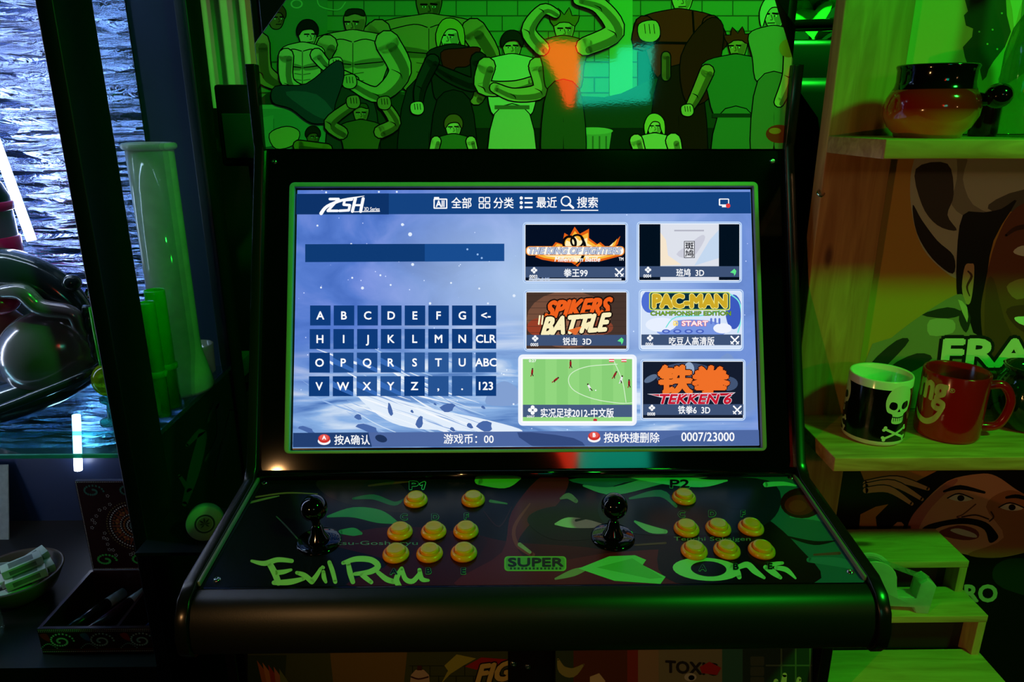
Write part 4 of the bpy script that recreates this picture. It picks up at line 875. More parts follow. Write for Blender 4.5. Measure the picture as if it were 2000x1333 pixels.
a.poly([(1945, 470), (1985, 405), (2060, 390), (2250, 400), (2300, 700), (2250, 800), (2000, 780), (1930, 690), (1915, 620), (1922, 560)], (126, 68, 44), 4)
a.poly([(1925, 560), (1940, 545), (1960, 620), (1990, 690), (1960, 720), (1925, 680)], (104, 58, 38), 3)
a.poly([(1884, 520), (1895, 515), (1902, 520), (1900, 560), (1894, 592), (1884, 590), (1878, 560)], (206, 160, 120), 4); a.stroke([(1890, 530), (1897, 540), (1888, 560), (1893, 578)], [3, 5, 4, 2], (90, 50, 34))
a.stroke([(1964, 460), (1985, 446), (2020, 442), (2050, 450)], [5, 9, 9, 4], (70, 36, 26)); a.poly([(1978, 492), (1995, 480), (2030, 482), (2050, 494), (2020, 500), (1995, 500)], (236, 230, 220), 3); a.ell(2012, 490, 9, 9, (30, 18, 16))
a.stroke([(2110, 450), (2140, 442), (2180, 446), (2200, 460)], [5, 9, 9, 4], (70, 36, 26)); a.poly([(2108, 494), (2130, 482), (2165, 480), (2184, 492), (2165, 500), (2130, 500)], (236, 230, 220), 3); a.ell(2146, 490, 9, 9, (30, 18, 16)); a.stroke([(2078, 500), (2070, 560), (2052, 580), (2085, 590), (2112, 580)], [3, 4, 4, 5, 3], (84, 44, 30))
a.poly([(1965, 560), (1990, 545), (2010, 548), (2020, 570), (1985, 585)], (176, 116, 84), 3); a.poly([(1964, 610), (1990, 596), (2060, 600), (2100, 615), (2060, 650), (2000, 650)], (96, 46, 40), 3); a.poly([(1980, 622), (2000, 618), (2080, 622), (2050, 638), (2000, 636)], (246, 246, 240), 3)
a.poly([(1868, 575), (1800, 615), (1740, 660), (1690, 705), (1680, 1000), (1960, 1000), (1930, 690), (1900, 650), (1885, 590)], (150, 140, 118), 3)
for pts in ([(1800, 615), (1850, 600), (1880, 612), (1850, 622)], [(1700, 710), (1750, 665), (1775, 665), (1740, 705), (1710, 730)], [(1880, 600), (1895, 620), (1886, 650), (1872, 625)], [(1740, 715), (1790, 690), (1820, 700), (1770, 730)]): a.poly(pts, (44, 50, 44), 3)
a.poly([(1815, 625), (1860, 625), (1860, 650), (1815, 655)], (190, 182, 160), 3); a.poly([(1870, 585), (1888, 600), (1888, 630)], (206, 196, 160), 2)
a.text('FRANK', 1838, 664, 2158, 714, (236, 236, 226), 0.05, skew=0.12, outline=(20, 26, 24), ow=0.09)
a.build('poster_picture', M_PRINT, po, 0.0006)
po = poster('poster', X0, X1, 0.30, ZL-.024, 'orange portrait poster of moustached person with dark hair under the lower shelf board')
a = Art(pmap, clip=pclip(X0, X1, 0.30, ZL-.024)); a.rect(1600, 800, 2600, 1900, (18, 16, 16))
a.poly([(1680, 920), (1830, 920), (1790, 940), (1690, 945)], (190, 120, 60)); a.poly([(1680, 1005), (1710, 990), (1735, 985), (1710, 1010), (1714, 1045), (1676, 1048)], (196, 128, 60))
SKP, SKD = (214, 148, 116), (176, 108, 70)
a.poly([(1770, 1060), (1775, 1020), (1800, 985), (1850, 940), (1910, 926), (1945, 930), (1990, 960), (2060, 1000), (2080, 1060), (2000, 1080), (1940, 1090), (1880, 1082), (1800, 1058)], SKP, 4)
a.poly([(1770, 1060), (1775, 1020), (1800, 985), (1850, 942), (1870, 940), (1820, 990), (1795, 1030), (1790, 1060)], (190, 110, 100), 3)
a.poly([(1925, 990), (1960, 960), (2000, 965), (2080, 1010), (2080, 1070), (2000, 1080), (1940, 1090), (1890, 1082), (1960, 1050)], SKD, 4)
for k, (p, q) in enumerate((((1690, 945), (1812, 955)), ((1690, 950), (1800, 975)), ((1690, 958), (1780, 984)))): a.stroke([p, ((p[0]+q[0])/2, p[1]-8+k*3), q], [15, 17, 10], DK, 5); a.stroke([p, ((p[0]+q[0])/2, p[1]-8+k*3), q], [11, 13, 7], SKP, 5)
a.poly([(1675, 1038), (1690, 1030), (1698, 1040), (1692, 1048), (1676, 1048)], SKP, 3); a.poly([(1735, 1040), (1752, 1020), (1765, 1025), (1755, 1042)], SKP, 2)
a.stroke([(1843, 960), (1875, 952), (1922, 962)], [4, 9, 5], DK); a.stroke([(1965, 972), (1990, 970), (2030, 985)], [5, 8, 4], DK)
for ex, ey in ((1876, 973), (1976, 991)): a.poly([(ex-24, ey), (ex-4, ey-7), (ex+22, ey+2), (ex, ey+7)], (226, 206, 190), 3); a.ell(ex, ey, 7, 6, (30, 20, 18)); a.stroke([(ex-26, ey), (ex-4, ey-9), (ex+24, ey+1)], 2.5, DK)
a.stroke([(1905, 985), (1880, 1005), (1868, 1010), (1885, 1015)], 2.5, (110, 60, 44)); a.stroke([(1878, 1010), (1905, 1006), (1930, 1014)], 3, (70, 36, 30)); a.stroke([(1935, 1000), (1940, 1010), (1932, 1018)], 3, (70, 36, 30))
a.poly([(1795, 1040), (1812, 1025), (1860, 1014), (1890, 1012), (1925, 1020), (1945, 1040), (1948, 1052), (1932, 1060), (1922, 1035), (1890, 1024), (1840, 1028), (1800, 1046)], DK, 4)
a.poly([(1830, 1042), (1870, 1026), (1905, 1034), (1910, 1050), (1880, 1055)], (120, 56, 50), 3); a.poly([(1855, 1036), (1872, 1032), (1902, 1042), (1906, 1050), (1880, 1046)], (206, 190, 180), 3)
a.poly([(1940, 1110), (1990, 1090), (2100, 1120), (2100, 1180), (1960, 1150)], (30, 44, 34), 4)
a.text('RO', 1884, 1143, 1946, 1175, (190, 196, 180), 0.04)
a.build('poster_picture', M_PRINT, po, 0.0006)
# stepped wooden stand under the lower shelf
M_STEP = wood('pale_step_board', (214, 180, 120), (186, 146, 92), 'X', 7)
M_STEPY = wood('pale_step_side', (206, 166, 104), (176, 130, 80), 'Z', 7)
steps = [(0.827, 0.966, 1.060, 1888, 1107), (0.770, 0.908, 0.980, 1936, 1222), (0.697, 0.838, 0.922, 1985, 1345)]
x_r = atZ(1936, 1206, 0.770).x
stand = thing('step_stand', (0.60, 0.95, 0.0), 'pale wooden three-step stand below the lower shelf board', 'stand')
for k, (z, y0, y1, qx, qy) in enumerate(steps):
    xr = x_r - 0.006 + 0.004*k
    box('tread', 0.4545, xr, y0, y1, z-0.012, z, M_STEP, stand, bevel=0.001)
    z0 = (steps[k+1][0] if k < 2 else 0.0)
    box('step_side', xr-0.013, xr-.0002, y0+.0005, y1 if k else 1.07, 0.0, z-0.0121, M_STEPY, stand, bevel=0.001)
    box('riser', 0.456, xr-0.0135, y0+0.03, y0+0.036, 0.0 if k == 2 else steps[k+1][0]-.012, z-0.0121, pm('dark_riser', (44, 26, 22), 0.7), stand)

# mugs
def zat(x, y, P):
    """height at which the pixel ray passes nearest to the vertical line through P"""
    d = ray(x, y); t = (P.x*d.x+P.y*d.y)/(d.x*d.x+d.y*d.y); return CAM.z+d.z*t
def cyl_map(c, r):
    def f(x, y, l):
        d = ray(x, y); o = CAM-V3(c); A = d.x**2+d.y**2; Bq = o.x*d.x+o.y*d.y; Cq = o.x**2+o.y**2-(r+l)**2
        D = Bq*Bq-A*Cq
        t = (-Bq-math.sqrt(max(D, 0)))/A
        return CAM+d*t
    return f
M_MUGW = pm('white_glazed_ceramic', (236, 234, 226), 0.15, coat=0.3, var=0.02)
M_MUGR = pm('red_glazed_ceramic', (176, 14, 22), 0.15, coat=0.3, var=0.04)
b1 = atZ(1702, 850, ZL); r1 = 0.0440; h1 = 0.103
mug = thing('mug', (b1.x, b1.y, ZL), 'white mug with black band, skull and crossed bones on the lower shelf board', 'mug')
lathe('cup', [(0.0001, 0.002), (r1-.006, 0.002), (r1-.004, 0), (r1-.001, 0.003), (r1, 0.008), (r1, h1-.002), (r1-.0012, h1), (r1-.0038, h1-.002), (r1-.004, 0.010), (0.0001, 0.008)], (b1.x, b1.y, ZL), M_MUGW, mug, 56)
tube('handle', [(b1.x+.012, b1.y+r1-.004, ZL+.085), (b1.x+.020, b1.y+r1+.022, ZL+.088), (b1.x+.024, b1.y+r1+.034, ZL+.055), (b1.x+.019, b1.y+r1+.02, ZL+.02), (b1.x+.012, b1.y+r1-.004, ZL+.018)], 0.0065, M_MUGW, mug)
def on_cyl(c, r, ang, z):
    """pixel of the point at this angle and height on an upright cylinder"""
    P = V3((c.x+r*math.cos(ang), c.y+r*math.sin(ang), z)); d = P-CAM; k = d.dot(FW)
    return (1000+FPX*d.dot(RT)/k, 666.5-FPX*d.dot(UP)/k)
def cylgrid(c, r):
    """unrolled coordinates: x = arc in mm, y = height in mm, zero angle faces the camera"""
    a0 = math.atan2(-c.y, -c.x)
    return lambda x, y, l: V3((c.x+(r+l)*math.cos(a0+x/1000/r), c.y+(r+l)*math.sin(a0+x/1000/r), c.z+y/1000))
a = Art(cylgrid(V3((b1.x, b1.y, ZL)), r1), strip=2.5, eps=0.00008)
a.rect(-72, 9, 72, 90, (10, 10, 12))
def skull(ox, oy, s):
    W_ = (236, 238, 226)
    a.poly([(ox-17*s, oy+10*s), (ox-20*s, oy+26*s), (ox-14*s, oy+42*s), (ox, oy+48*s), (ox+14*s, oy+42*s), (ox+20*s, oy+26*s), (ox+17*s, oy+10*s), (ox+9*s, oy+5*s), (ox+9*s, oy-6*s), (ox+4*s, oy-9*s), (ox-4*s, oy-9*s), (ox-9*s, oy-6*s), (ox-9*s, oy+5*s)], W_, 4)
    for e in (-1, 1): a.poly([(ox+e*3.5*s, oy+15*s), (ox+e*5*s, oy+22*s), (ox+e*13*s, oy+24*s), (ox+e*15*s, oy+16*s), (ox+e*8*s, oy+12*s)], (10, 10, 12), 3)
    a.poly([(ox-2.5*s, oy+9*s), (ox, oy+14*s), (ox+2.5*s, oy+9*s)], (10, 10, 12))
    for k in range(-2, 3): a.rect(ox+k*3.2*s-.4*s, oy-5*s, ox+k*3.2*s+.4*s, oy+1*s, (10, 10, 12))
    a.stroke([(ox-9*s, oy+2*s), (ox, oy+.5*s), (ox+9*s, oy+2*s)], 1.4*s, (10, 10, 12))
def bone(x0, y0, x1, y1, wd):
    W_ = (236, 238, 226); a.stroke([(x0, y0), (x1, y1)], wd, W_, 0)
    dx, dy = x1-x0, y1-y0; l = math.hypot(dx, dy); nx, ny = -dy/l*wd*.55, dx/l*wd*.55
    for X, Y in ((x0, y0), (x1, y1)): a.ell(X+nx, Y+ny, wd*.7, wd*.7, W_, n=12); a.ell(X-nx, Y-ny, wd*.7, wd*.7, W_, n=12)
for ox in (33, -64):
    skull(ox, 47, 1.05); bone(ox-17, 14, ox+17, 30, 3.6); bone(ox-17, 30, ox+17, 14, 3.6)
a.build('skull_print', M_CERAM, mug, 0.0003)
b2 = atZ(1846, 846, ZL); r2 = 0.0455; h2 = 0.104
mug = thing('mug', (b2.x, b2.y, ZL), 'red mug with cream lettering and smile mark on the lower shelf board', 'mug')
lathe('cup', [(0.0001, 0.002), (r2-.006, 0.002), (r2-.004, 0), (r2-.001, 0.003), (r2, 0.008), (r2, h2-.002), (r2-.0012, h2), (r2-.0038, h2-.002), (r2-.004, 0.010), (0.0001, 0.008)], (b2.x, b2.y, ZL), M_MUGR, mug, 56)
hx = V3((0.97, -0.24, 0)); hz = V3((0, 0, 1)); bb = V3((b2.x, b2.y, ZL))
tube('handle', [bb+hx*(r2-.004)+hz*.082, bb+hx*(r2+.020)+hz*.084, bb+hx*(r2+.034)+hz*.058, bb+hx*(r2+.024)+hz*.022, bb+hx*(r2-.003)+hz*.016], [0.0075, 0.0068, 0.0064, 0.0068, 0.008], M_MUGR, mug, seg=16)
a = Art(cylgrid(bb, r2), strip=2.5, eps=0.00008); CRM = (226, 206, 150)
a.text('mg', -52, 90, -8, 50, CRM, 0.035); a.text('®', -5, 88, 2, 81, CRM, 0.0)
a.stroke([(-54, 40), (-44, 30), (-30, 27), (-18, 35), (-10, 52)], [2, 8, 9, 8, 5], CRM, 6)
a.build('lettering_print', M_CERAM, mug, 0.0003)
# dark green glazed pot at the frame edge
bp3 = atZ(2010, 842, ZL)
gp = lathe('ceramic_pot', [(0.0001, 0.001), (0.030, 0.0), (0.036, 0.004), (0.048, 0.03), (0.050, 0.055), (0.040, 0.08), (0.034, 0.090), (0.040, 0.100), (0.037, 0.101), (0.031, 0.090), (0.0001, 0.03)], (bp3.x, bp3.y+.02, ZL), pm('dark_green_glaze', (14, 40, 20), 0.1, coat=0.5, bump=0.35, scale=35))
tag(gp, 'dark green glossy lumpy pot beside the red mug', 'pot')
# soup pot with knob handle on the upper shelf
b3 = atZ(1812, 271, ZU); b3.y = 0.985; b3.x = atY(1812, 250, 0.985).x; k_ = 0.0575
soup = thing('soup_pot', (b3.x, b3.y, ZU), 'orange glazed soup pot with black rim and knobbed handle on the upper shelf board', 'pot')
m, N, L, B = nt('orange_red_glaze'); M_SOUP = m
tc = N.new('ShaderNodeTexCoord'); sp_ = N.new('ShaderNodeSeparateXYZ'); L.new(tc.outputs['Object'], sp_.inputs[0])
mr = N.new('ShaderNodeMapRange'); mr.inputs[1].default_value = 0.0; mr.inputs[2].default_value = 0.06; L.new(sp_.outputs[2], mr.inputs[0])
rp = N.new('ShaderNodeValToRGB'); L.new(mr.outputs[0], rp.inputs[0]); rp.color_ramp.elements[0].position = 0.35; rp.color_ramp.elements[0].color = (*lin((226, 120, 40)), 1); rp.color_ramp.elements[1].position = 0.62; rp.color_ramp.elements[1].color = (*lin((176, 28, 16)), 1)
L.new(rp.outputs[0], B.inputs['Base Color']); B.inputs['Roughness'].default_value = 0.1; B.inputs['Coat Weight'].default_value = 0.4
lathe('bowl', [(0.0001, 0.002), (0.040, 0.0), (0.041, 0.005), (0.050, 0.014), (0.0565, 0.028), (0.0575, 0.038), (0.055, 0.050), (0.0495, 0.060), (0.047, 0.0612)], (b3.x, b3.y, ZU), M_SOUP, soup, 56)
M_BGLZ = pm('black_brown_glaze', (12, 8, 8), 0.08, coat=0.5)
lathe('rim_band', [(0.0497, 0.0600), (0.0478, 0.0635), (0.0465, 0.070), (0.0468, 0.084), (0.0485, 0.0885), (0.0475, 0.0905), (0.0445, 0.088), (0.043, 0.070), (0.05, 0.04), (0.0001, 0.012)], (b3.x, b3.y, ZU), M_BGLZ, soup, 56)
hb = V3((b3.x, b3.y, ZU)); KN = atY(1950, 187, 0.955); hd = (KN-hb-V3((0, 0, .062))); hd.z = 0; KD = hd.length; hd.normalize()
tube('handle', [hb+hd*.048+V3((0, 0, .044)), hb+hd*(KD*.62)+V3((0, 0, .050)), hb+hd*(KD*.8)+V3((0, 0, KN.z-ZU-.004)), KN], [0.011, 0.0085, 0.0085, 0.0095], M_BGLZ, soup, seg=18)
ellipsoid('handle_knob', KN, 0.0165, 0.0165, 0.0155, M_BGLZ, soup, seg=28, rings=16)
# things behind the pot
db = atY(1918, 262, 1.035)
tag(lathe('candle_jar', [(0.0001, 0.0005), (0.017, 0.0), (0.018, 0.003), (0.018, 0.045), (0.017, 0.05), (0.0155, 0.05), (0.0155, 0.006), (0.0001, 0.005)], (db.x, db.y, ZU), pm('dark_red_glass', (50, 10, 12), 0.1, coat=0.3)), 'small dark red glass candle jar behind the soup pot handle', 'candle')
gb = atY(2000, 262, 1.015)
M_GLS = milky_glass('green_tinted_glass', (176, 220, 190), (120, 150, 120), 0.10)
bo = thing('glass_bottle', (gb.x, gb.y, ZU), 'clear green-tinted glass bottle standing next to the soup pot', 'bottle')
lathe('bottle_body', [(0.0001, 0.001), (0.038, 0.0), (0.041, 0.004), (0.041, 0.11), (0.036, 0.14), (0.018, 0.175), (0.014, 0.19), (0.014, 0.25), (0.016, 0.255), (0.016, 0.262), (0.012, 0.262)], (gb.x, gb.y, ZU), M_GLS, bo, 40)
lathe('bottle_stopper', [(0.0001, 0.246), (0.0125, 0.246), (0.0125, 0.275), (0.011, 0.28), (0.0001, 0.28)], (gb.x, gb.y, ZU), pm('cork', (150, 110, 70), 0.8, scale=120), bo, 24)
# tape dispenser on the middle step
M_TAPE = milky_glass('frosted_clear_plastic', (214, 232, 226), (236, 246, 240), 0.8, rough=0.25)
zt = 0.770
pA = atZ(1815, 1205, zt); pB = atZ(1690, 1202, zt)
ux = (V3((pA.x, pA.y, 0))-V3((pB.x, pB.y, 0))).normalized(); ux = V3((0.995, -0.10, 0)).normalized(); uy = V3((-ux.y, ux.x, 0))
o0 = V3((pA.x, pA.y+.006, zt)) - ux*0.128
td = thing('tape_dispenser', o0+ux*.064, 'frosted clear plastic tape dispenser on the middle step of the stand', 'tape dispenser')
def td_prof(pts, y0, w_, name, mat, bev=0.0015): return prism(name, [o0+ux*x+uy*y0+V3((0, 0, z)) for x, z in pts], uy*w_, mat, td, bevel=bev)
arc = [(0.040+0.036*math.cos(math.radians(t)), 0.052+0.036*math.sin(math.radians(t))) for t in range(180, -1, -15)]
sidep = [(0.0, 0.0), (0.004, 0.02)] + arc + [(0.078, 0.040), (0.082, 0.026), (0.108, 0.026), (0.110, 0.052), (0.120, 0.060), (0.134, 0.050), (0.130, 0.0), (0.112, 0.0), (0.108, 0.010), (0.030, 0.010), (0.026, 0.0)]
td_prof(sidep, 0.0, 0.0025, 'dispenser_side', M_TAPE); td_prof(sidep, 0.0225, 0.0025, 'dispenser_side', M_TAPE)
td_prof([(0.080, 0.010), (0.108, 0.010), (0.108, 0.026), (0.080, 0.026)], 0.0026, 0.0198, 'dispenser_web', M_TAPE)
td_prof([(0.110, 0.0), (0.130, 0.0), (0.134, 0.050), (0.120, 0.060), (0.110, 0.052)], 0.0026, 0.0198, 'dispenser_nose', M_TAPE)
tr_ = Matrix((ux, V3((0, 0, 1)), -uy)).transposed()
lathe('tape_roll', [(0.016, -0.009), (0.031, -0.009), (0.031, 0.009), (0.016, 0.009)], o0+ux*.040+uy*.0125+V3((0, 0, .052)), milky_glass('clear_tape', (206, 226, 216), (180, 206, 196), 0.4), td, 40, rot=tr_, close=True)
td_prof([(0.052, 0.0795), (0.066, 0.076), (0.112, 0.0595), (0.121, 0.0605), (0.121, 0.0600), (0.112, 0.0588), (0.066, 0.0752), (0.052, 0.0790)], 0.004, 0.017, 'tape_strip', milky_glass('tape_film', (240, 250, 246), (220, 236, 230), 0.25, 0.02), 0)

# ================================================================== left: glass display case
XS = -0.56; ZSH = 1.006; FY, BY = 0.99, 1.47; XL = -1.35; ZLO = 0.614
case = thing('display_case', ((XS+XL)/2, (FY+BY)/2, 0.0), 'black-framed lit glass display case with crinkled foil back beside the arcade cabinet', 'display case')
M_POST = pm('blue_tinted_black_coat', (11, 16, 32), 0.4, spec=0.5)  # blue tint stands in for a bluish reflection on the posts
M_PANE = pane_glass('case_glass', (222, 236, 240), 0.02, 0.55)
for y0, y1 in ((FY, 1.085), (1.405, 1.47)):
    box('post', XS-0.0225, XS, y0, y1, 0.0, 2.05, M_POST, case, bevel=0.0015)
box('post', XL-0.0225, XL, FY, 1.085, 0.0, 2.05, M_POST, case, bevel=0.0015); box('post', XL-0.0225, XL, 1.405, 1.47, 0.0, 2.05, M_POST, case, bevel=0.0015)
box('roof', XL-.0225, XS, FY, BY, 2.0501, 2.10, M_POST, case, bevel=0.002)
box('side_glass', XS-0.010, XS-0.005, 1.0855, 1.4045, ZSH+0.001, 2.0495, M_PANE, case)
sg = box('glass_shelf', XL+.001, XS-0.001, 1.0855, 1.4045, ZSH-0.008, ZSH, milky_glass('shelf_glass', (190, 226, 226), (90, 170, 170), 0.03, 0.03), case)
box('shelf_edge', XL+.001, XS-.0235, FY+.010, FY+.0138, ZSH-0.0065, ZSH-.0005, milky_glass('polished_glass_edge', (120, 220, 210), (120, 226, 210), 0.8, 0.1), case)
box('shelf_front_lip', XL+.001, XS-.0235, FY+.014, 1.0853, ZSH-0.008, ZSH, milky_glass('shelf_edge_glass', (170, 226, 220), (110, 200, 190), 0.06, 0.05), case)
# crinkled foil
m, N, L, B = nt('crinkled_silver_foil'); M_FOIL = m
B.inputs['Metallic'].default_value = 1.0; B.inputs['Roughness'].default_value = 0.22; B.inputs['Base Color'].default_value = (*lin((150, 172, 224)), 1)
tc = N.new('ShaderNodeTexCoord'); mp = N.new('ShaderNodeMapping'); mp.inputs['Scale'].default_value = (4, 4, 26); L.new(tc.outputs['Object'], mp.inputs[0])
nz = N.new('ShaderNodeTexNoise'); nz.inputs['Scale'].default_value = 1.6; nz.inputs['Detail'].default_value = 5; nz.inputs['Distortion'].default_value = 1.4; L.new(mp.outputs[0], nz.inputs['Vector'])
vo = N.new('ShaderNodeTexVoronoi'); vo.feature = 'F1'; vo.inputs['Scale'].default_value = 2.6; L.new(mp.outputs[0], vo.inputs['Vector'])
ad = N.new('ShaderNodeMath'); ad.operation = 'ADD'; L.new(nz.outputs['Fac'], ad.inputs[0]); L.new(vo.outputs['Distance'], ad.inputs[1])
bp = N.new('ShaderNodeBump'); bp.inputs['Strength'].default_value = 0.9; bp.inputs['Distance'].default_value = 0.02; L.new(ad.outputs[0], bp.inputs['Height']); L.new(bp.outputs[0], B.inputs['Normal'])
box('foil_back', XL, -0.69, 1.450, 1.456, 0.80, 2.049, M_FOIL, case)
box('back_board', XL, XS-0.0235, 1.4562, 1.462, 0.0, 2.049, pm('dark_blue_board', (26, 38, 66), 0.4, var=0.3, scale=6), case)
box('foil_side', XL-.0005, XL+0.006, 1.0855, 1.4045, ZLO+.001, 2.049, M_FOIL, case)
M_DBLUE = pm('dark_blue_side_panel', (16, 24, 44), 0.35, var=0.5, scale=14)
sp2 = box('lower_side_panel', XS-0.012, XS-0.004, 1.0855, 1.4045, ZLO+.001, ZSH-0.0085, M_DBLUE, case)
box('case_floor', XL, XS, FY+.004, BY-.0105, ZLO-0.03, ZLO, pm('dark_wood_shelf', (26, 19, 16), 0.5, scale=18, stretch=(1, 8, 8)), case)
box('plinth', XL, XS, FY+.02, BY-.0105, 0.0, ZLO-.0302, M_POST, case)
a = Art(lambda x, y, l: V3((XS-.004+l, *atX(x, y, XS-.004).yz)), eps=0.0001)
for pts, ws in (([(365, 870), (395, 845), (380, 915), (360, 985)], [6, 16, 22, 10]), ([(405, 825), (425, 790), (430, 850), (400, 900)], [4, 14, 14, 4]), ([(420, 930), (440, 860), (452, 800)], [4, 12, 5]), ([(350, 930), (370, 960)], [6, 12])): a.stroke(pts, ws, (66, 74, 92), 5)
a.build('side_pattern', M_PRINT, sp2, 0.0004)
# LED tubes; some are unseen fills added to light the contents
def led(pts, r, s, label=None):
    return tube('led_or_fill_tube', pts, r, pm('led_white', (220, 232, 255), 0.4, emit=(214, 228, 255), estr=s), case, seg=12, smooth_path=False)
led([atY(-40, 190, 1.40), atY(62, 470, 1.40)], 0.0085, 16)
led([atY(149, 812, 1.435), atY(153, 918, 1.435)], 0.0085, 16)
led([V3((XL+.05, 1.36, 1.95)), V3((-0.75, 1.36, 1.95))], 0.008, 24)
led([V3((XL+.03, 1.10, 2.03)), V3((XS-.05, 1.10, 2.03))], 0.008, 32)  # unseen fill along the roof, added to light the ornaments from above
led([V3((-1.12, 1.10, ZSH+.02)), V3((-1.12, 1.10, 1.9))], 0.008, 32)  # unseen upright fill, added to light the ornaments from the left
led([V3((-1.22, 1.07, ZLO+.05)), V3((-1.22, 1.07, ZSH-.03))], 0.008, 26)  # unseen fill added to light the dotted box and its lid

# --- gaping creature ornament on the glass shelf
M_PEW = pm('pewter_glaze', (128, 126, 130), 0.18, metal=0.3, coat=0.4, bump=0.25, scale=14)
M_DKG = pm('dark_green_grey_glaze', (52, 72, 74), 0.14, metal=0.3, coat=0.5, bump=0.3, scale=18)
M_PINK = pm('pink_glaze', (236, 40, 110), 0.2, coat=0.4)
OY = 1.20
def q(x, y, Y=OY): return atY(x, y, Y)
pxm = 1.2/1400*1.06
orn = thing('creature_ornament', (q(60, 800).x, OY, ZSH), 'dark pewter glazed creature-head ornament with gaping mouth on the glass shelf', 'ornament')
rt_ = Matrix.Rotation(0.32, 3, 'Y')
ellipsoid('lower_jaw', q(40, 768, 1.19), 0.150, 0.075, 0.040, M_DKG, orn, rot=Matrix.Rotation(-0.30, 3, 'Y'), seg=36, rings=20)
tube('jaw_lip', [q(-90, 830, 1.10), q(0, 800, 1.10), q(90, 765, 1.10), q(160, 735, 1.11), q(190, 712, 1.16), q(194, 694, 1.20)], [.008, .008, .008, .007, .006, .004], M_DKG, orn)
ellipsoid('cheek', q(98, 690, 1.17), 0.088, 0.06, 0.074, M_PEW, orn, rot=Matrix.Rotation(-0.35, 3, 'Y'), seg=36, rings=20)
tube('upper_jaw', [q(-80, 560, 1.2), q(-10, 528, 1.18), q(50, 536, 1.17), q(105, 562, 1.17), q(148, 602, 1.17), q(172, 650, 1.17), q(190, 700, 1.17)], [.032, .036, .034, .030, .024, .017, .008], M_DKG, orn, seg=20, n=8)
tube('lip_fold', [q(-20, 575, 1.14), q(40, 570, 1.13), q(80, 600, 1.13), q(140, 612, 1.13), q(155, 640, 1.13), q(178, 668, 1.14)], [.010, .014, .014, .012, .009, .005], M_PEW, orn, seg=14)
ellipsoid('nostril', q(141, 553, 1.15), 0.014, 0.014, 0.014, M_DKG, orn)
tr2 = [q(179+10*math.cos(t), 573+10*math.sin(t), 1.15) for t in [k*math.pi/6 for k in range(12)]]
tube('nose_ring', tr2, 0.0025, M_CHROME, orn, seg=8, n=3, closed=True)
for s in range(2):
    tube('braid', [q(168+22*k/7+4*math.sin(k*1.7+s*math.pi), 600+15*k, 1.135+0.004*math.cos(k*1.7+s*math.pi)) for k in range(8)], [.006]*7+[.003], M_DKG, orn, seg=10)
tube('jaw_hinge', [q(184, 705, 1.18), q(195, 700, 1.18), q(203, 712, 1.18), q(203, 722, 1.18), q(210, 728, 1.18)], [.010, .009, .008, .008, .007], pm('dark_iron', (26, 26, 30), 0.3, metal=0.6), orn, seg=12)
ellipsoid('tongue', q(-8, 592, 1.15), 0.036, 0.03, 0.020, M_PINK, orn)
ellipsoid('inner_mouth', q(5, 660, 1.22), 0.055, 0.03, 0.060, pm('brown_inner_glaze', (92, 56, 46), 0.3), orn)
# jar with pink bands standing behind the ornament
jp = q(-18, 560, 1.31)
jar = thing('banded_jar', (jp.x, 1.31, ZSH), 'dark lidded jar with pink bands behind the creature ornament', 'jar')
zj = lambda y: atY(-18, y, 1.31).z
lathe('jar_body', [(0.0001, ZSH+.0005), (0.050, ZSH), (0.058, ZSH+.01), (0.060, zj(515)), (0.058, zj(400)), (0.052, zj(395)), (0.0001, zj(395))], (jp.x, 1.31, 0), pm('grey_glass', (110, 110, 120), 0.2, coat=0.3), jar, 40)
for ya, yb in ((412, 394), (505, 462)):
    lathe('pink_band', [(0.0592, zj(ya)), (0.0625, zj(ya)+.002), (0.0625, zj(yb)-.002), (0.0592, zj(yb))], (jp.x, 1.31, 0), M_PINK, jar, 40)
lathe('jar_lid', [(0.0585, zj(394)), (0.0585, zj(386)), (0.050, zj(360)), (0.040, zj(345)), (0.0001, zj(342))], (jp.x, 1.31, 0), pm('dark_teal_lid', (24, 38, 42), 0.3), jar, 40)
# green glass pipe half behind the post
gq = atY(222, 828, 1.115)
M_GRN = milky_glass('green_glass', (150, 255, 120), (60, 230, 40), 0.65)
gp = thing('glass_water_pipe', (gq.x, 1.12, ZSH), 'small green glass water pipe with yellow bulb beside the creature ornament', 'water pipe')
zg = lambda y: atY(216, y, 1.12).z
lathe('foot', [(0.0001, ZSH+.001), (0.022, ZSH), (0.022, ZSH+.006), (0.010, ZSH+.012), (0.008, zg(790)), (0.017, zg(782)), (0.017, zg(775)), (0.008, zg(772))], (gq.x, 1.12, 0), milky_glass('teal_glass', (150, 230, 210), (60, 140, 120), 0.25), gp, 32)
ellipsoid('bulb', (gq.x, 1.12, zg(742)), 0.024, 0.024, 0.028, milky_glass('yellow_green_glass', (220, 255, 90), (176, 220, 20), 0.6), gp)
tube('neck', [(gq.x, 1.12, zg(728)), (gq.x-.002, 1.12, zg(680)), (gq.x-.003, 1.12, zg(600))], [.008, .007, .006], M_GRN, gp)
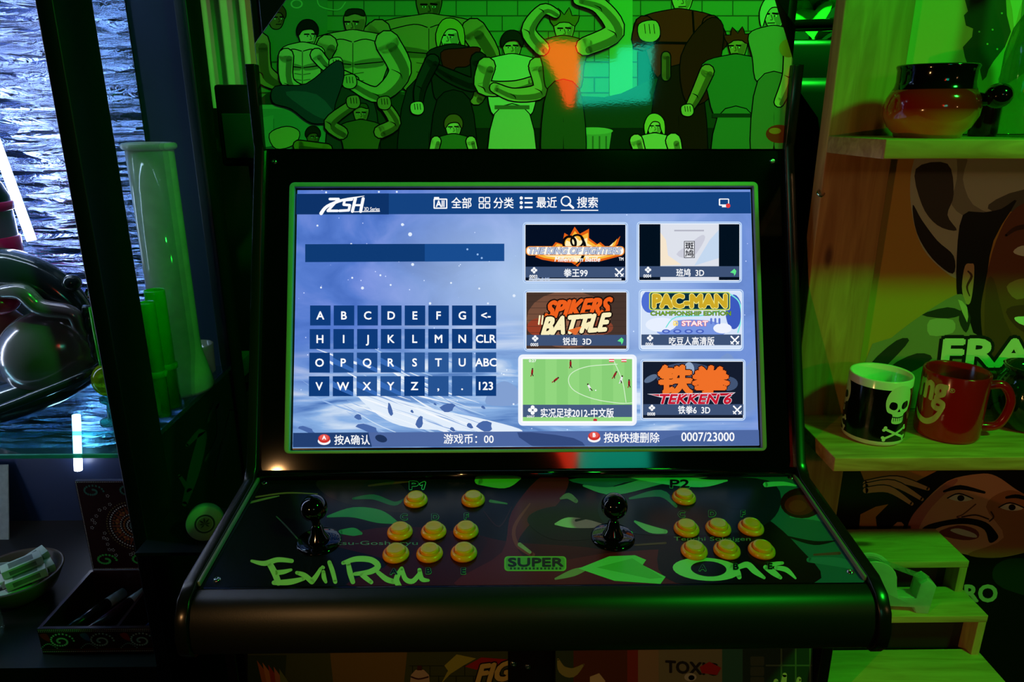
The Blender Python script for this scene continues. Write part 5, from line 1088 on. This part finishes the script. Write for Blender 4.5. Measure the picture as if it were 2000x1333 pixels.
# tall beaker pipe with frosted tube
M_BONG = milky_glass('cloudy_tube_glass', (206, 210, 200), (230, 224, 204), 0.75, 0.05)
tq = atY(352, 700, 1.275); ZT = atY(292, 276, 1.275).z
tall = thing('tall_water_pipe', (tq.x, 1.275, ZSH), 'tall cloudy glass tube water pipe with rolled rim beside the black post', 'water pipe')
lathe('tube', [(0.0001, ZSH+.001), (0.050, ZSH), (0.054, ZSH+.008), (0.050, ZSH+.03), (0.040, ZSH+.075), (0.0385, ZSH+.10), (0.0385, ZT-.012), (0.0365, ZT-.012), (0.0365, ZSH+.09), (0.044, ZSH+.03), (0.0001, ZSH+.006)], (tq.x, 1.275, 0), M_BONG, tall, 40)
tube('rolled_rim', [(tq.x+.0385*math.cos(t), 1.275+.0385*math.sin(t), ZT-.008) for t in [k*math.pi/10 for k in range(20)]], 0.0062, M_BONG, tall, seg=12, n=2, closed=True)
# green tubes standing in front of it
for xx, yt, rr, Y, lab in ((342, 566, 0.0165, 1.19, 'tall'), (316, 590, 0.0125, 1.15, 'short')):
    cq = atY(xx+18, 780, Y); zt_ = atY(xx, yt, Y).z; cx = min(cq.x, XS-.012-rr)
    t_ = thing('glass_tube', (cx, Y, ZSH), 'green glass tube, %s one of the pair beside the tall water pipe' % ('taller' if lab == 'tall' else 'shorter'), 'glass tube', 'green glass tubes in the display case')
    lathe('tube_wall', [(0.0001, ZSH+.001), (rr, ZSH), (rr, zt_-.002), (rr-.001, zt_), (rr-.002, zt_-.002), (rr-.002, ZSH+.006), (0.0001, ZSH+.005)], (cx, Y, 0), M_GRN, t_, 28)
    lathe('joint_ring', [(rr, ZSH+.07), (rr+.003, ZSH+.072), (rr+.003, ZSH+.080), (rr, ZSH+.082)], (cx, Y, 0), M_GRN, t_, 28)
bq = atY(338, 800, 1.125)
tag(ellipsoid('glass_bowl', (XS-.040, 1.122, ZSH+.0262), 0.026, 0.026, 0.026, milky_glass('pale_green_glass', (190, 255, 170), (90, 220, 60), 0.22), seg=32, rings=18), 'round pale green glass ball at the foot of the glass tubes', 'glass ball')
jq = atY(388, 735, 1.33)
tag(lathe('open_jar', [(0.0001, ZSH+.001), (0.026, ZSH), (0.028, ZSH+.004), (0.029, ZSH+.05), (0.0295, ZSH+.06), (0.027, ZSH+.06), (0.026, ZSH+.008), (0.0001, ZSH+.006)], (XS-.046, 1.365, 0), milky_glass('cream_plastic', (210, 210, 180), (206, 206, 170), 0.7)), 'open cream jar behind the tall water pipe', 'jar')

# --- lower compartment: dotted box, pens, bowl of small boxes
M_DBOX = pm('dark_red_lacquer', (54, 20, 20), 0.35, var=0.3, scale=40)
DF = atZ(205, 1277, ZLO); fl = atZ(84, 1278, ZLO); BX0 = fl.x; BYf = DF.y; BX1 = BX0+0.230; BYb = BYf+0.165; BH = 0.052
BX1 = min(BX1, XS-.028)
dbx = thing('dotted_box', ((BX0+BX1)/2, (BYf+BYb)/2, ZLO), 'dot-painted lacquer box with open mandala lid on the case floor', 'box')
box('box_base', BX0, BX1, BYf, BYb, ZLO, ZLO+.006, M_DBOX, dbx)
bfront = box('box_front', BX0, BX1, BYf, BYf+.006, ZLO+.006, ZLO+BH, M_DBOX, dbx); box('box_back', BX0, BX1, BYb-.006, BYb, ZLO+.006, ZLO+BH, M_DBOX, dbx)
box('box_side', BX0, BX0+.006, BYf+.006, BYb-.006, ZLO+.006, ZLO+BH, M_DBOX, dbx); box('box_side', BX1-.006, BX1, BYf+.006, BYb-.006, ZLO+.006, ZLO+BH, M_DBOX, dbx)
XD = BX0+.128
box('divider', XD, XD+.005, BYf+.006, BYb-.006, ZLO+.006, ZLO+BH-.004, M_DBOX, dbx)
LX0 = atY(157, 1088, BYb-.02).x; LY = BYb+.006
lid = box('lid', BX0+.004, BX0+.004+.190, LY-.004, LY+.004, ZLO+BH, ZLO+BH+.190, M_DBOX, dbx)
# dot painting in millimetres on the front and on the lid
a = Art(lambda x, y, l: V3((BX0+x/1000, BYf-l, ZLO+y/1000)), eps=0.00006); Wd = (BX1-BX0)*1000
CRE, TEA, BLU, REDD = (250, 246, 236), (140, 200, 190), (60, 100, 170), (176, 40, 34)
for k in range(int(Wd/3.2)): a.ell(2+k*3.2, 49.5, 1.0, 1.0, CRE, n=6); a.ell(2+k*3.2, 46.2, .8, .8, CRE, n=6); a.ell(2+k*3.2, 5, 1.0, 1.0, CRE, n=6); a.ell(2+k*3.2, 9, 1.0, 1.0, (176, 96, 40), n=6)
for k in range(3):
    cx = 36+k*68; d = 1 if k % 2 == 0 else -1
    a.poly([(cx-34, 40), (cx-22, 42), (cx-18, 26), (cx-28, 30)], REDD if k % 2 == 0 else BLU, 3)
    for t in range(34):
        an = t*.32; r = 19-t*.5; x, y = cx+r*math.cos(an*d)*1.15, 27+r*math.sin(an)*.85
        a.ell(x, y, 2.1, 2.1, TEA, n=6); a.ell(x, y, .9, .9, CRE, n=6)
    for t in range(10): a.ell(cx-36+t*3, 12+9*math.sin(t*.35), 1.3, 1.3, TEA, n=6)
a.build('dot_painting', M_PRINT, bfront, 0.0004)
LXc = BX0+.004+.095
a = Art(lambda x, y, l: V3((LXc+x/1000, LY-.004-l, ZLO+BH+.095+y/1000)), eps=0.00006)
for k in range(58):
    s = -93+k*3.26
    for X, Y in ((s, 93), (s, -93), (93, s), (-93, s)): a.ell(X, Y, .9, .9, CRE, n=6)
for rad, nn, c, r in ((8, 12, TEA, 1.4), (14, 20, CRE, 1.6), (20, 26, (190, 110, 50), 2.0), (26, 34, CRE, 1.4), (33, 30, (196, 120, 50), 3.0), (40, 40, (150, 80, 40), 2.2), (46, 56, CRE, 1.5), (52, 60, (170, 150, 90), 1.3)):
    for k in range(nn): t = 2*math.pi*k/nn; a.ell(rad*math.cos(t)*.98, rad*math.sin(t)*.98, r, r, c, n=6)
for k in range(20): t = 2*math.pi*k/20; a.poly([(27*math.cos(t-.12), 27*math.sin(t-.12)), (44*math.cos(t), 44*math.sin(t)), (27*math.cos(t+.12), 27*math.sin(t+.12))], (150, 70, 40))
for k in range(44):
    t = 2*math.pi*k*.618; rr = 60+22*((k*37) % 10)/10; x, y = rr*math.cos(t), rr*math.sin(t)
    if abs(x) < 86 and abs(y) < 66:
        for e in range(5): a.ell(x+2.6*math.cos(e*1.257), y+2.6*math.sin(e*1.257), .9, .9, CRE, n=6)
for cx in (-66, 0, 66):
    for sy in (-1, 1):
        for t in range(22): an = t*.36; r = 17-t*.6; a.ell(cx+r*math.cos(an)*1.2, sy*74+r*math.sin(an)*.8, 2.6 if sy < 0 else 2.0, 2.4, (76, 200, 80) if sy < 0 else (70, 130, 110), n=6)
a.build('mandala_painting', M_PRINT, lid, 0.0004)
# pens lying in the box
for k, (xa, ya, xb, yb, mm, lab) in enumerate(((-.0, .02, .055, .145, pm('pen_black', (20, 20, 22), 0.25), 'black pen with grey cap lying in the dotted box'), (.040, .015, .096, .15, pm('pen_maroon', (60, 16, 30), 0.25), 'maroon pen with white cap lying in the dotted box'),
                                         (.150, .02, .185, .14, pm('pen_navy', (24, 26, 90), 0.25), 'navy pen lying in the narrow half of the dotted box'))):
    p0 = V3((BX0+.014+xa, BYf+ya, ZLO+.0165)); p1 = V3((BX0+.014+xb, BYf+yb, ZLO+.0165))
    if p1.x > BX1-.02: p1.x = BX1-.02; p0.x = BX1-.045
    pen = thing('pen', (p0+p1)/2-V3((0, 0, .0105)), lab, 'pen', 'pens in the dotted box'); d = p1-p0
    tube('barrel', [p0+d*.12, p0+d*.75], .0095, mm, pen, smooth_path=False, seg=16); tube('cap', [p0+d*.7505, p1], [.0102, .009], pm('pen_cap', (150, 156, 160), 0.3), pen, smooth_path=False, seg=16)
    tube('tip', [p0+d*.02, p0+d*.1195], [.003, .009], pm('pen_grip', (170, 176, 182), 0.25, metal=.6), pen, smooth_path=False, seg=16)
# bowl of small paper boxes
bw = atZ(34, 1140, ZLO+.03); BR = 0.082
wb = lathe('bowl', [(0.0001, 0.002), (0.036, 0.0), (0.042, 0.004), (0.066, 0.022), (BR, 0.055), (BR-.003, 0.057), (BR-.008, 0.055), (0.062, 0.026), (0.036, 0.010), (0.0001, 0.009)], (bw.x, bw.y, ZLO), pm('dark_wooden_bowl', (84, 60, 40), 0.45, scale=10, stretch=(1, 1, 6)), seg=48)
tag(wb, 'brown wooden bowl filled with small paper boxes on the case floor', 'bowl')
M_PAP = pm('pale_paper_box', (206, 206, 192), 0.6, var=0.12, scale=60); M_PAP2 = pm('grey_paper_box', (120, 122, 112), 0.6, var=0.3, scale=90)
def R3(a_, b_, c_): return (Matrix.Rotation(c_, 3, 'Z') @ Matrix.Rotation(b_, 3, 'Y') @ Matrix.Rotation(a_, 3, 'X'))
pk = [(-.030, -.020, .034, .1, -.1, .5), (.020, -.025, .030, -.1, .1, .9), (.000, .022, .030, .2, .05, .2), (.028, .012, .046, .2, -.1, .8), (-.030, .016, .044, .1, .1, 1.2),
      (.010, -.002, .054, .15, -.15, .75), (-.024, .006, .058, -.2, .1, .3), (.034, -.018, .056, -.1, -.12, .62), (.012, .026, .060, .2, -.25, .9), (.020, -.004, .074, .1, -.12, .68)]
for i, (dx, dy, dz, a1, a2, a3) in enumerate(pk):
    R = R3(a1, a2, a3); c = V3((bw.x+dx, bw.y+dy, ZLO+dz))
    pb = thing('paper_box', c-V3((0, 0, .008)), 'small pale paper box in the heap in the wooden bowl', 'paper box', 'small paper boxes in the wooden bowl')
    obox('sleeve', c, R.col[0], R.col[1], R.col[2], 0.066, 0.025, 0.017, M_PAP, pb, bevel=0.0008)
    obox('label_strip', c+R.col[2]*.0086, R.col[0], R.col[1], R.col[2], 0.040, 0.016, 0.0006, M_PAP2, pb)
    obox('label_strip', c-R.col[1]*.0126, R.col[0], R.col[1], R.col[2], 0.044, 0.0006, 0.009, M_PAP2, pb)
# jar, tray and card at the frame edge
jj = atZ(-22, 1200, ZLO+.03)
tag(lathe('glass_jar', [(0.0001, 0.001), (0.030, 0.0), (0.036, 0.004), (0.038, 0.03), (0.036, 0.055), (0.030, 0.066), (0.031, 0.072), (0.028, 0.072), (0.027, 0.066), (0.034, 0.03), (0.0001, 0.006)], (jj.x, jj.y-.03, ZLO), milky_glass('jar_glass', (220, 236, 226), (120, 140, 120), 0.12), seg=36), 'squat clear glass jar in front of the wooden bowl', 'jar')
cq = atZ(-60, 1085, ZLO)
cardb = thing('leaning_card', (cq.x+.01, cq.y+.06, ZLO), 'pale printed card leaning on the foil behind the wooden bowl', 'card')
prism('card_sheet', [V3((cq.x-.06, 1.38, ZLO)), V3((cq.x+.045, 1.38, ZLO)), V3((cq.x+.035, 1.44, ZLO+.15)), V3((cq.x-.06, 1.44, ZLO+.15))], (0, .003, 0), M_PAP2, cardb)
# white disc tin with a leaf emblem in the gap, standing on a black ledge of the case
dq = atY(400, 1024, 0.985); DR = 0.0275
dn = (CAM-dq); dn.z *= .35; dn = dn.normalized()+V3((-.12, 0, 0)); dn.normalize()
disc = thing('round_tin', (dq.x, dq.y, dq.z-DR), 'white round tin with dark leaf emblem standing between display case and arcade cabinet', 'tin')
dr = dn.to_track_quat('Z', 'Y').to_matrix()
lathe('tin_body', [(0.0001, -0.022), (DR-.002, -0.022), (DR, -0.020), (DR, -0.001), (DR-.001, 0.0), (0.0001, 0.0)], dq, pm('white_tin', (150, 156, 168), 0.4), disc, 48, rot=dr)
a = Art(lambda x, y, l: dq + dr @ V3((x/1000, y/1000, l)), eps=0.00006)
a.ell(0, 0, 15, 15, (40, 52, 60), n=32); a.ell(0, 0, 12.2, 12.2, (150, 160, 150), n=32); a.ell(0, 0, 11, 11, (120, 124, 104), n=32)
for k in range(7):
    t = math.radians(90+(k-3)*44); l_ = 10.5 if k in (2, 3, 4) else 8.5
    a.poly([(0, 0), (l_*.55*math.cos(t-.28), l_*.55*math.sin(t-.28)), (l_*math.cos(t), l_*math.sin(t)), (l_*.55*math.cos(t+.28), l_*.55*math.sin(t+.28))], (34, 44, 34))
a.build('leaf_emblem', M_PRINT, disc, 0.0005)
box('side_ledge', XS+.0005, dq.x+.035, 0.95, 1.08, dq.z-DR-.006, dq.z-DR-.0003, M_POST, case)
# ================================================================== background
# curtain in the corner
M_CURT = pm('pale_curtain_cloth', (216, 216, 206), 0.8)
cA = atY(398, 0, 2.2); cB = atY(478, 0, 2.2)
cu = []; n_ = 90
for z in (atY(450, 215, 2.2).z, 2.78):
    for i in range(n_+1):
        t = i/n_; cu.append((-1.25+(cB.x+1.25)*t, 2.22+0.035*math.sin(t*62)+0.012*math.sin(t*141), z+.005))
tag(mesh('curtain', cu, [(i, i+1, n_+2+i, n_+1+i) for i in range(n_)], M_CURT, smooth=True), 'pleated pale curtain hanging behind the arcade cabinet in green light', 'curtain')
pp = atY(479, 40, 2.385)
tag(box('paper_notice', pp.x, pp.x+.25, 2.385, 2.3995, 1.45, 2.3, pm('pink_paper', (236, 170, 160), 0.7, var=0.2, scale=9)), 'pink paper notice on the wall beside the curtain', 'notice')
# loudspeaker on a stand behind the display case
lp = atY(470, 240, 1.93)
spk = thing('loudspeaker', (lp.x, 2.0, 0), 'dark loudspeaker on a stand between curtain and arcade cabinet', 'loudspeaker')
sz0, sz1 = atY(470, 325, 1.93).z, atY(470, 165, 1.93).z
box('cabinet', lp.x-.06, lp.x+.045, 1.93, 2.08, sz0, sz1, M_POST, spk, bevel=0.008); box('grille', lp.x-.045, lp.x+.03, 1.922, 1.9298, sz0+.02, sz1-.07, pm('blue_black_cloth', (40, 48, 62), 0.8), spk, bevel=0.003)
tube('stand_pole', [(lp.x, 2.0, 0.02), (lp.x, 2.0, sz0)], .015, M_POST, spk, smooth_path=False); lathe('stand_base', [(0.0001, 0), (.13, 0), (.13, .012), (.03, .02), (0.0001, .02)], (lp.x, 2.0, 0), M_POST, spk)
# storage rack glimpsed through the gap
rk = atY(460, 760, 1.62)
rack = thing('storage_rack', (rk.x-.05, 1.70, 0), 'dark storage rack glimpsed behind the gap beside the display case', 'rack')
for z in (atY(460, 741, 1.62).z-.012, atY(460, 812, 1.62).z-.012, atY(460, 858, 1.62).z-.012): box('rack_shelf', rk.x-.20, rk.x+.10, 1.60, 1.80, z, z+.0115, M_POST, rack)
for xx in (rk.x-.20, rk.x+.085): box('rack_upright', xx, xx+.015, 1.7802, 1.80, 0, 1.25, M_POST, rack)
for xa, xb, yb, yt, cc, lab in ((441, 470, 741, 706, (90, 150, 140), 'teal carton on the top of the storage rack'), (446, 480, 812, 768, (200, 190, 50), 'yellow carton on the middle shelf of the storage rack'), (458, 486, 858, 838, (90, 190, 130), 'pale green carton on the bottom shelf of the storage rack')):
    A_ = atY(xa, yb, 1.62); B_ = atY(xb, yt, 1.62)
    tag(box('carton', A_.x, B_.x, 1.62, 1.70, A_.z, B_.z, pm('carton_card', cc, 0.6), bevel=0.002), lab, 'carton')
# plant behind on the right, lit green
pc = atY(1598, 20, 1.95)
plant = thing('potted_plant', (pc.x, 1.95, 0), 'leafy potted plant behind the arcade cabinet in bright green light', 'plant')
lathe('pot', [(0.0001, 0), (.12, 0), (.16, .28), (.165, .30), (.15, .30), (.14, .27), (0.0001, .27)], (pc.x, 1.95, 0), pm('grey_pot', (90, 90, 88), 0.6), plant)
tube('stem', [(pc.x, 1.95, .27), (pc.x+.02, 2.06, .9), (pc.x-.01, 1.95, 1.5), (pc.x, 1.95, 1.9)], [.02, .016, .012, .006], pm('plant_stem', (90, 80, 50), 0.7), plant)
lv = []; lf = []
for i in range(7):
    t = i/6; w_ = .042*math.sin(math.pi*min(t*.92+.06, 1)); z = -.10*t*t
    lv += [(-w_, .2*t, z+.012), (0, .2*t, z), (w_, .2*t, z+.012)]
for i in range(6): lf += [(i*3, i*3+1, i*3+4, i*3+3), (i*3+1, i*3+2, i*3+5, i*3+4)]
lm = bpy.data.meshes.new('leaf'); lm.from_pydata(lv, [], lf); lm.materials.append(pm('plant_leaf', (130, 190, 90), 0.4, var=0.3, scale=20))
for p in lm.polygons: p.use_smooth = True
for k in range(80):
    z = 1.45+0.55*k/80; o = link_mesh('leaf', lm, plant, (pc.x+random.uniform(-.015, .015), 1.95+random.uniform(-.015, .015), z)); o.rotation_euler = (random.uniform(-.1, .9), random.uniform(-.3, .3), k*2.4); s = random.uniform(.8, 1.1); o.scale = (s, s, s)
# chair between cabinet and shelf
ch = thing('padded_chair', (0.66, 1.62, 0), 'black padded chair behind the gap between arcade cabinet and wall shelf', 'chair')
zc = lambda y: atY(1630, y, 1.55).z
tube('back_frame', [(0.53, 1.60, 0.5), (0.53, 1.60, zc(150)), (0.545, 1.60, zc(60)), (0.58, 1.60, zc(46)), (0.80, 1.60, zc(44)), (0.84, 1.60, zc(70)), (0.85, 1.60, 0.5)], .012, M_BLACKG, ch, n=8)
M_CHAIR = pm('black_chair_vinyl', (24, 26, 26), 0.35)
box('back_cushion', 0.555, 0.83, 1.585, 1.625, zc(185), zc(72), M_CHAIR, ch, bevel=0.015)
box('lower_cushion', 0.52, 0.87, 1.52, 1.60, zc(300), zc(152), M_CHAIR, ch, bevel=0.03, seg=4)
for x, y in ((0.53, 1.60), (0.85, 1.60), (0.53, 1.70), (0.85, 1.70)): tube('leg', [(x, y, 0), (x, y, 0.5)], .013, M_BLACKG, ch, smooth_path=False)
box('seat', 0.51, 0.87, 1.58, 1.72, 0.50, 0.56, M_BLACKV, ch, bevel=0.015)
# lit sign on the wall behind the viewer, mirrored in the glossy cabinet front
sg = thing('neon_sign', (0.62, -2.58, 1.9), 'lit red and teal sign on the wall facing the arcade cabinet', 'sign')
box('sign_board', 0.15, 1.05, -2.5995, -2.575, 1.95, 2.55, M_BLACK, sg)
M_NR = pm('red_neon', (255, 40, 20), 0.4, emit=(255, 50, 24), estr=11.0); M_NT = pm('teal_neon', (40, 220, 180), 0.4, emit=(30, 236, 190), estr=5.5)
def mirrored(x, y):
    """point of the wall sign that the marquee mirrors at this pixel"""
    P = atP(x, y, MQP, MQN); d = ray(x, y).normalized(); r = d-2*d.dot(MQN)*MQN
    return P + r*((-2.5748-P.y)/r.y)
prism('red_shape', [mirrored(*p) for p in ((1055, 96), (1076, 82), (1128, 86), (1130, 150), (1118, 208), (1106, 208), (1086, 150))], (0, .02, 0), M_NR, sg)
prism('teal_shape', [mirrored(*p) for p in ((1132, 122), (1204, 118), (1208, 96), (1275, 88), (1268, 198), (1128, 205))], (0, .02, 0), M_NT, sg)
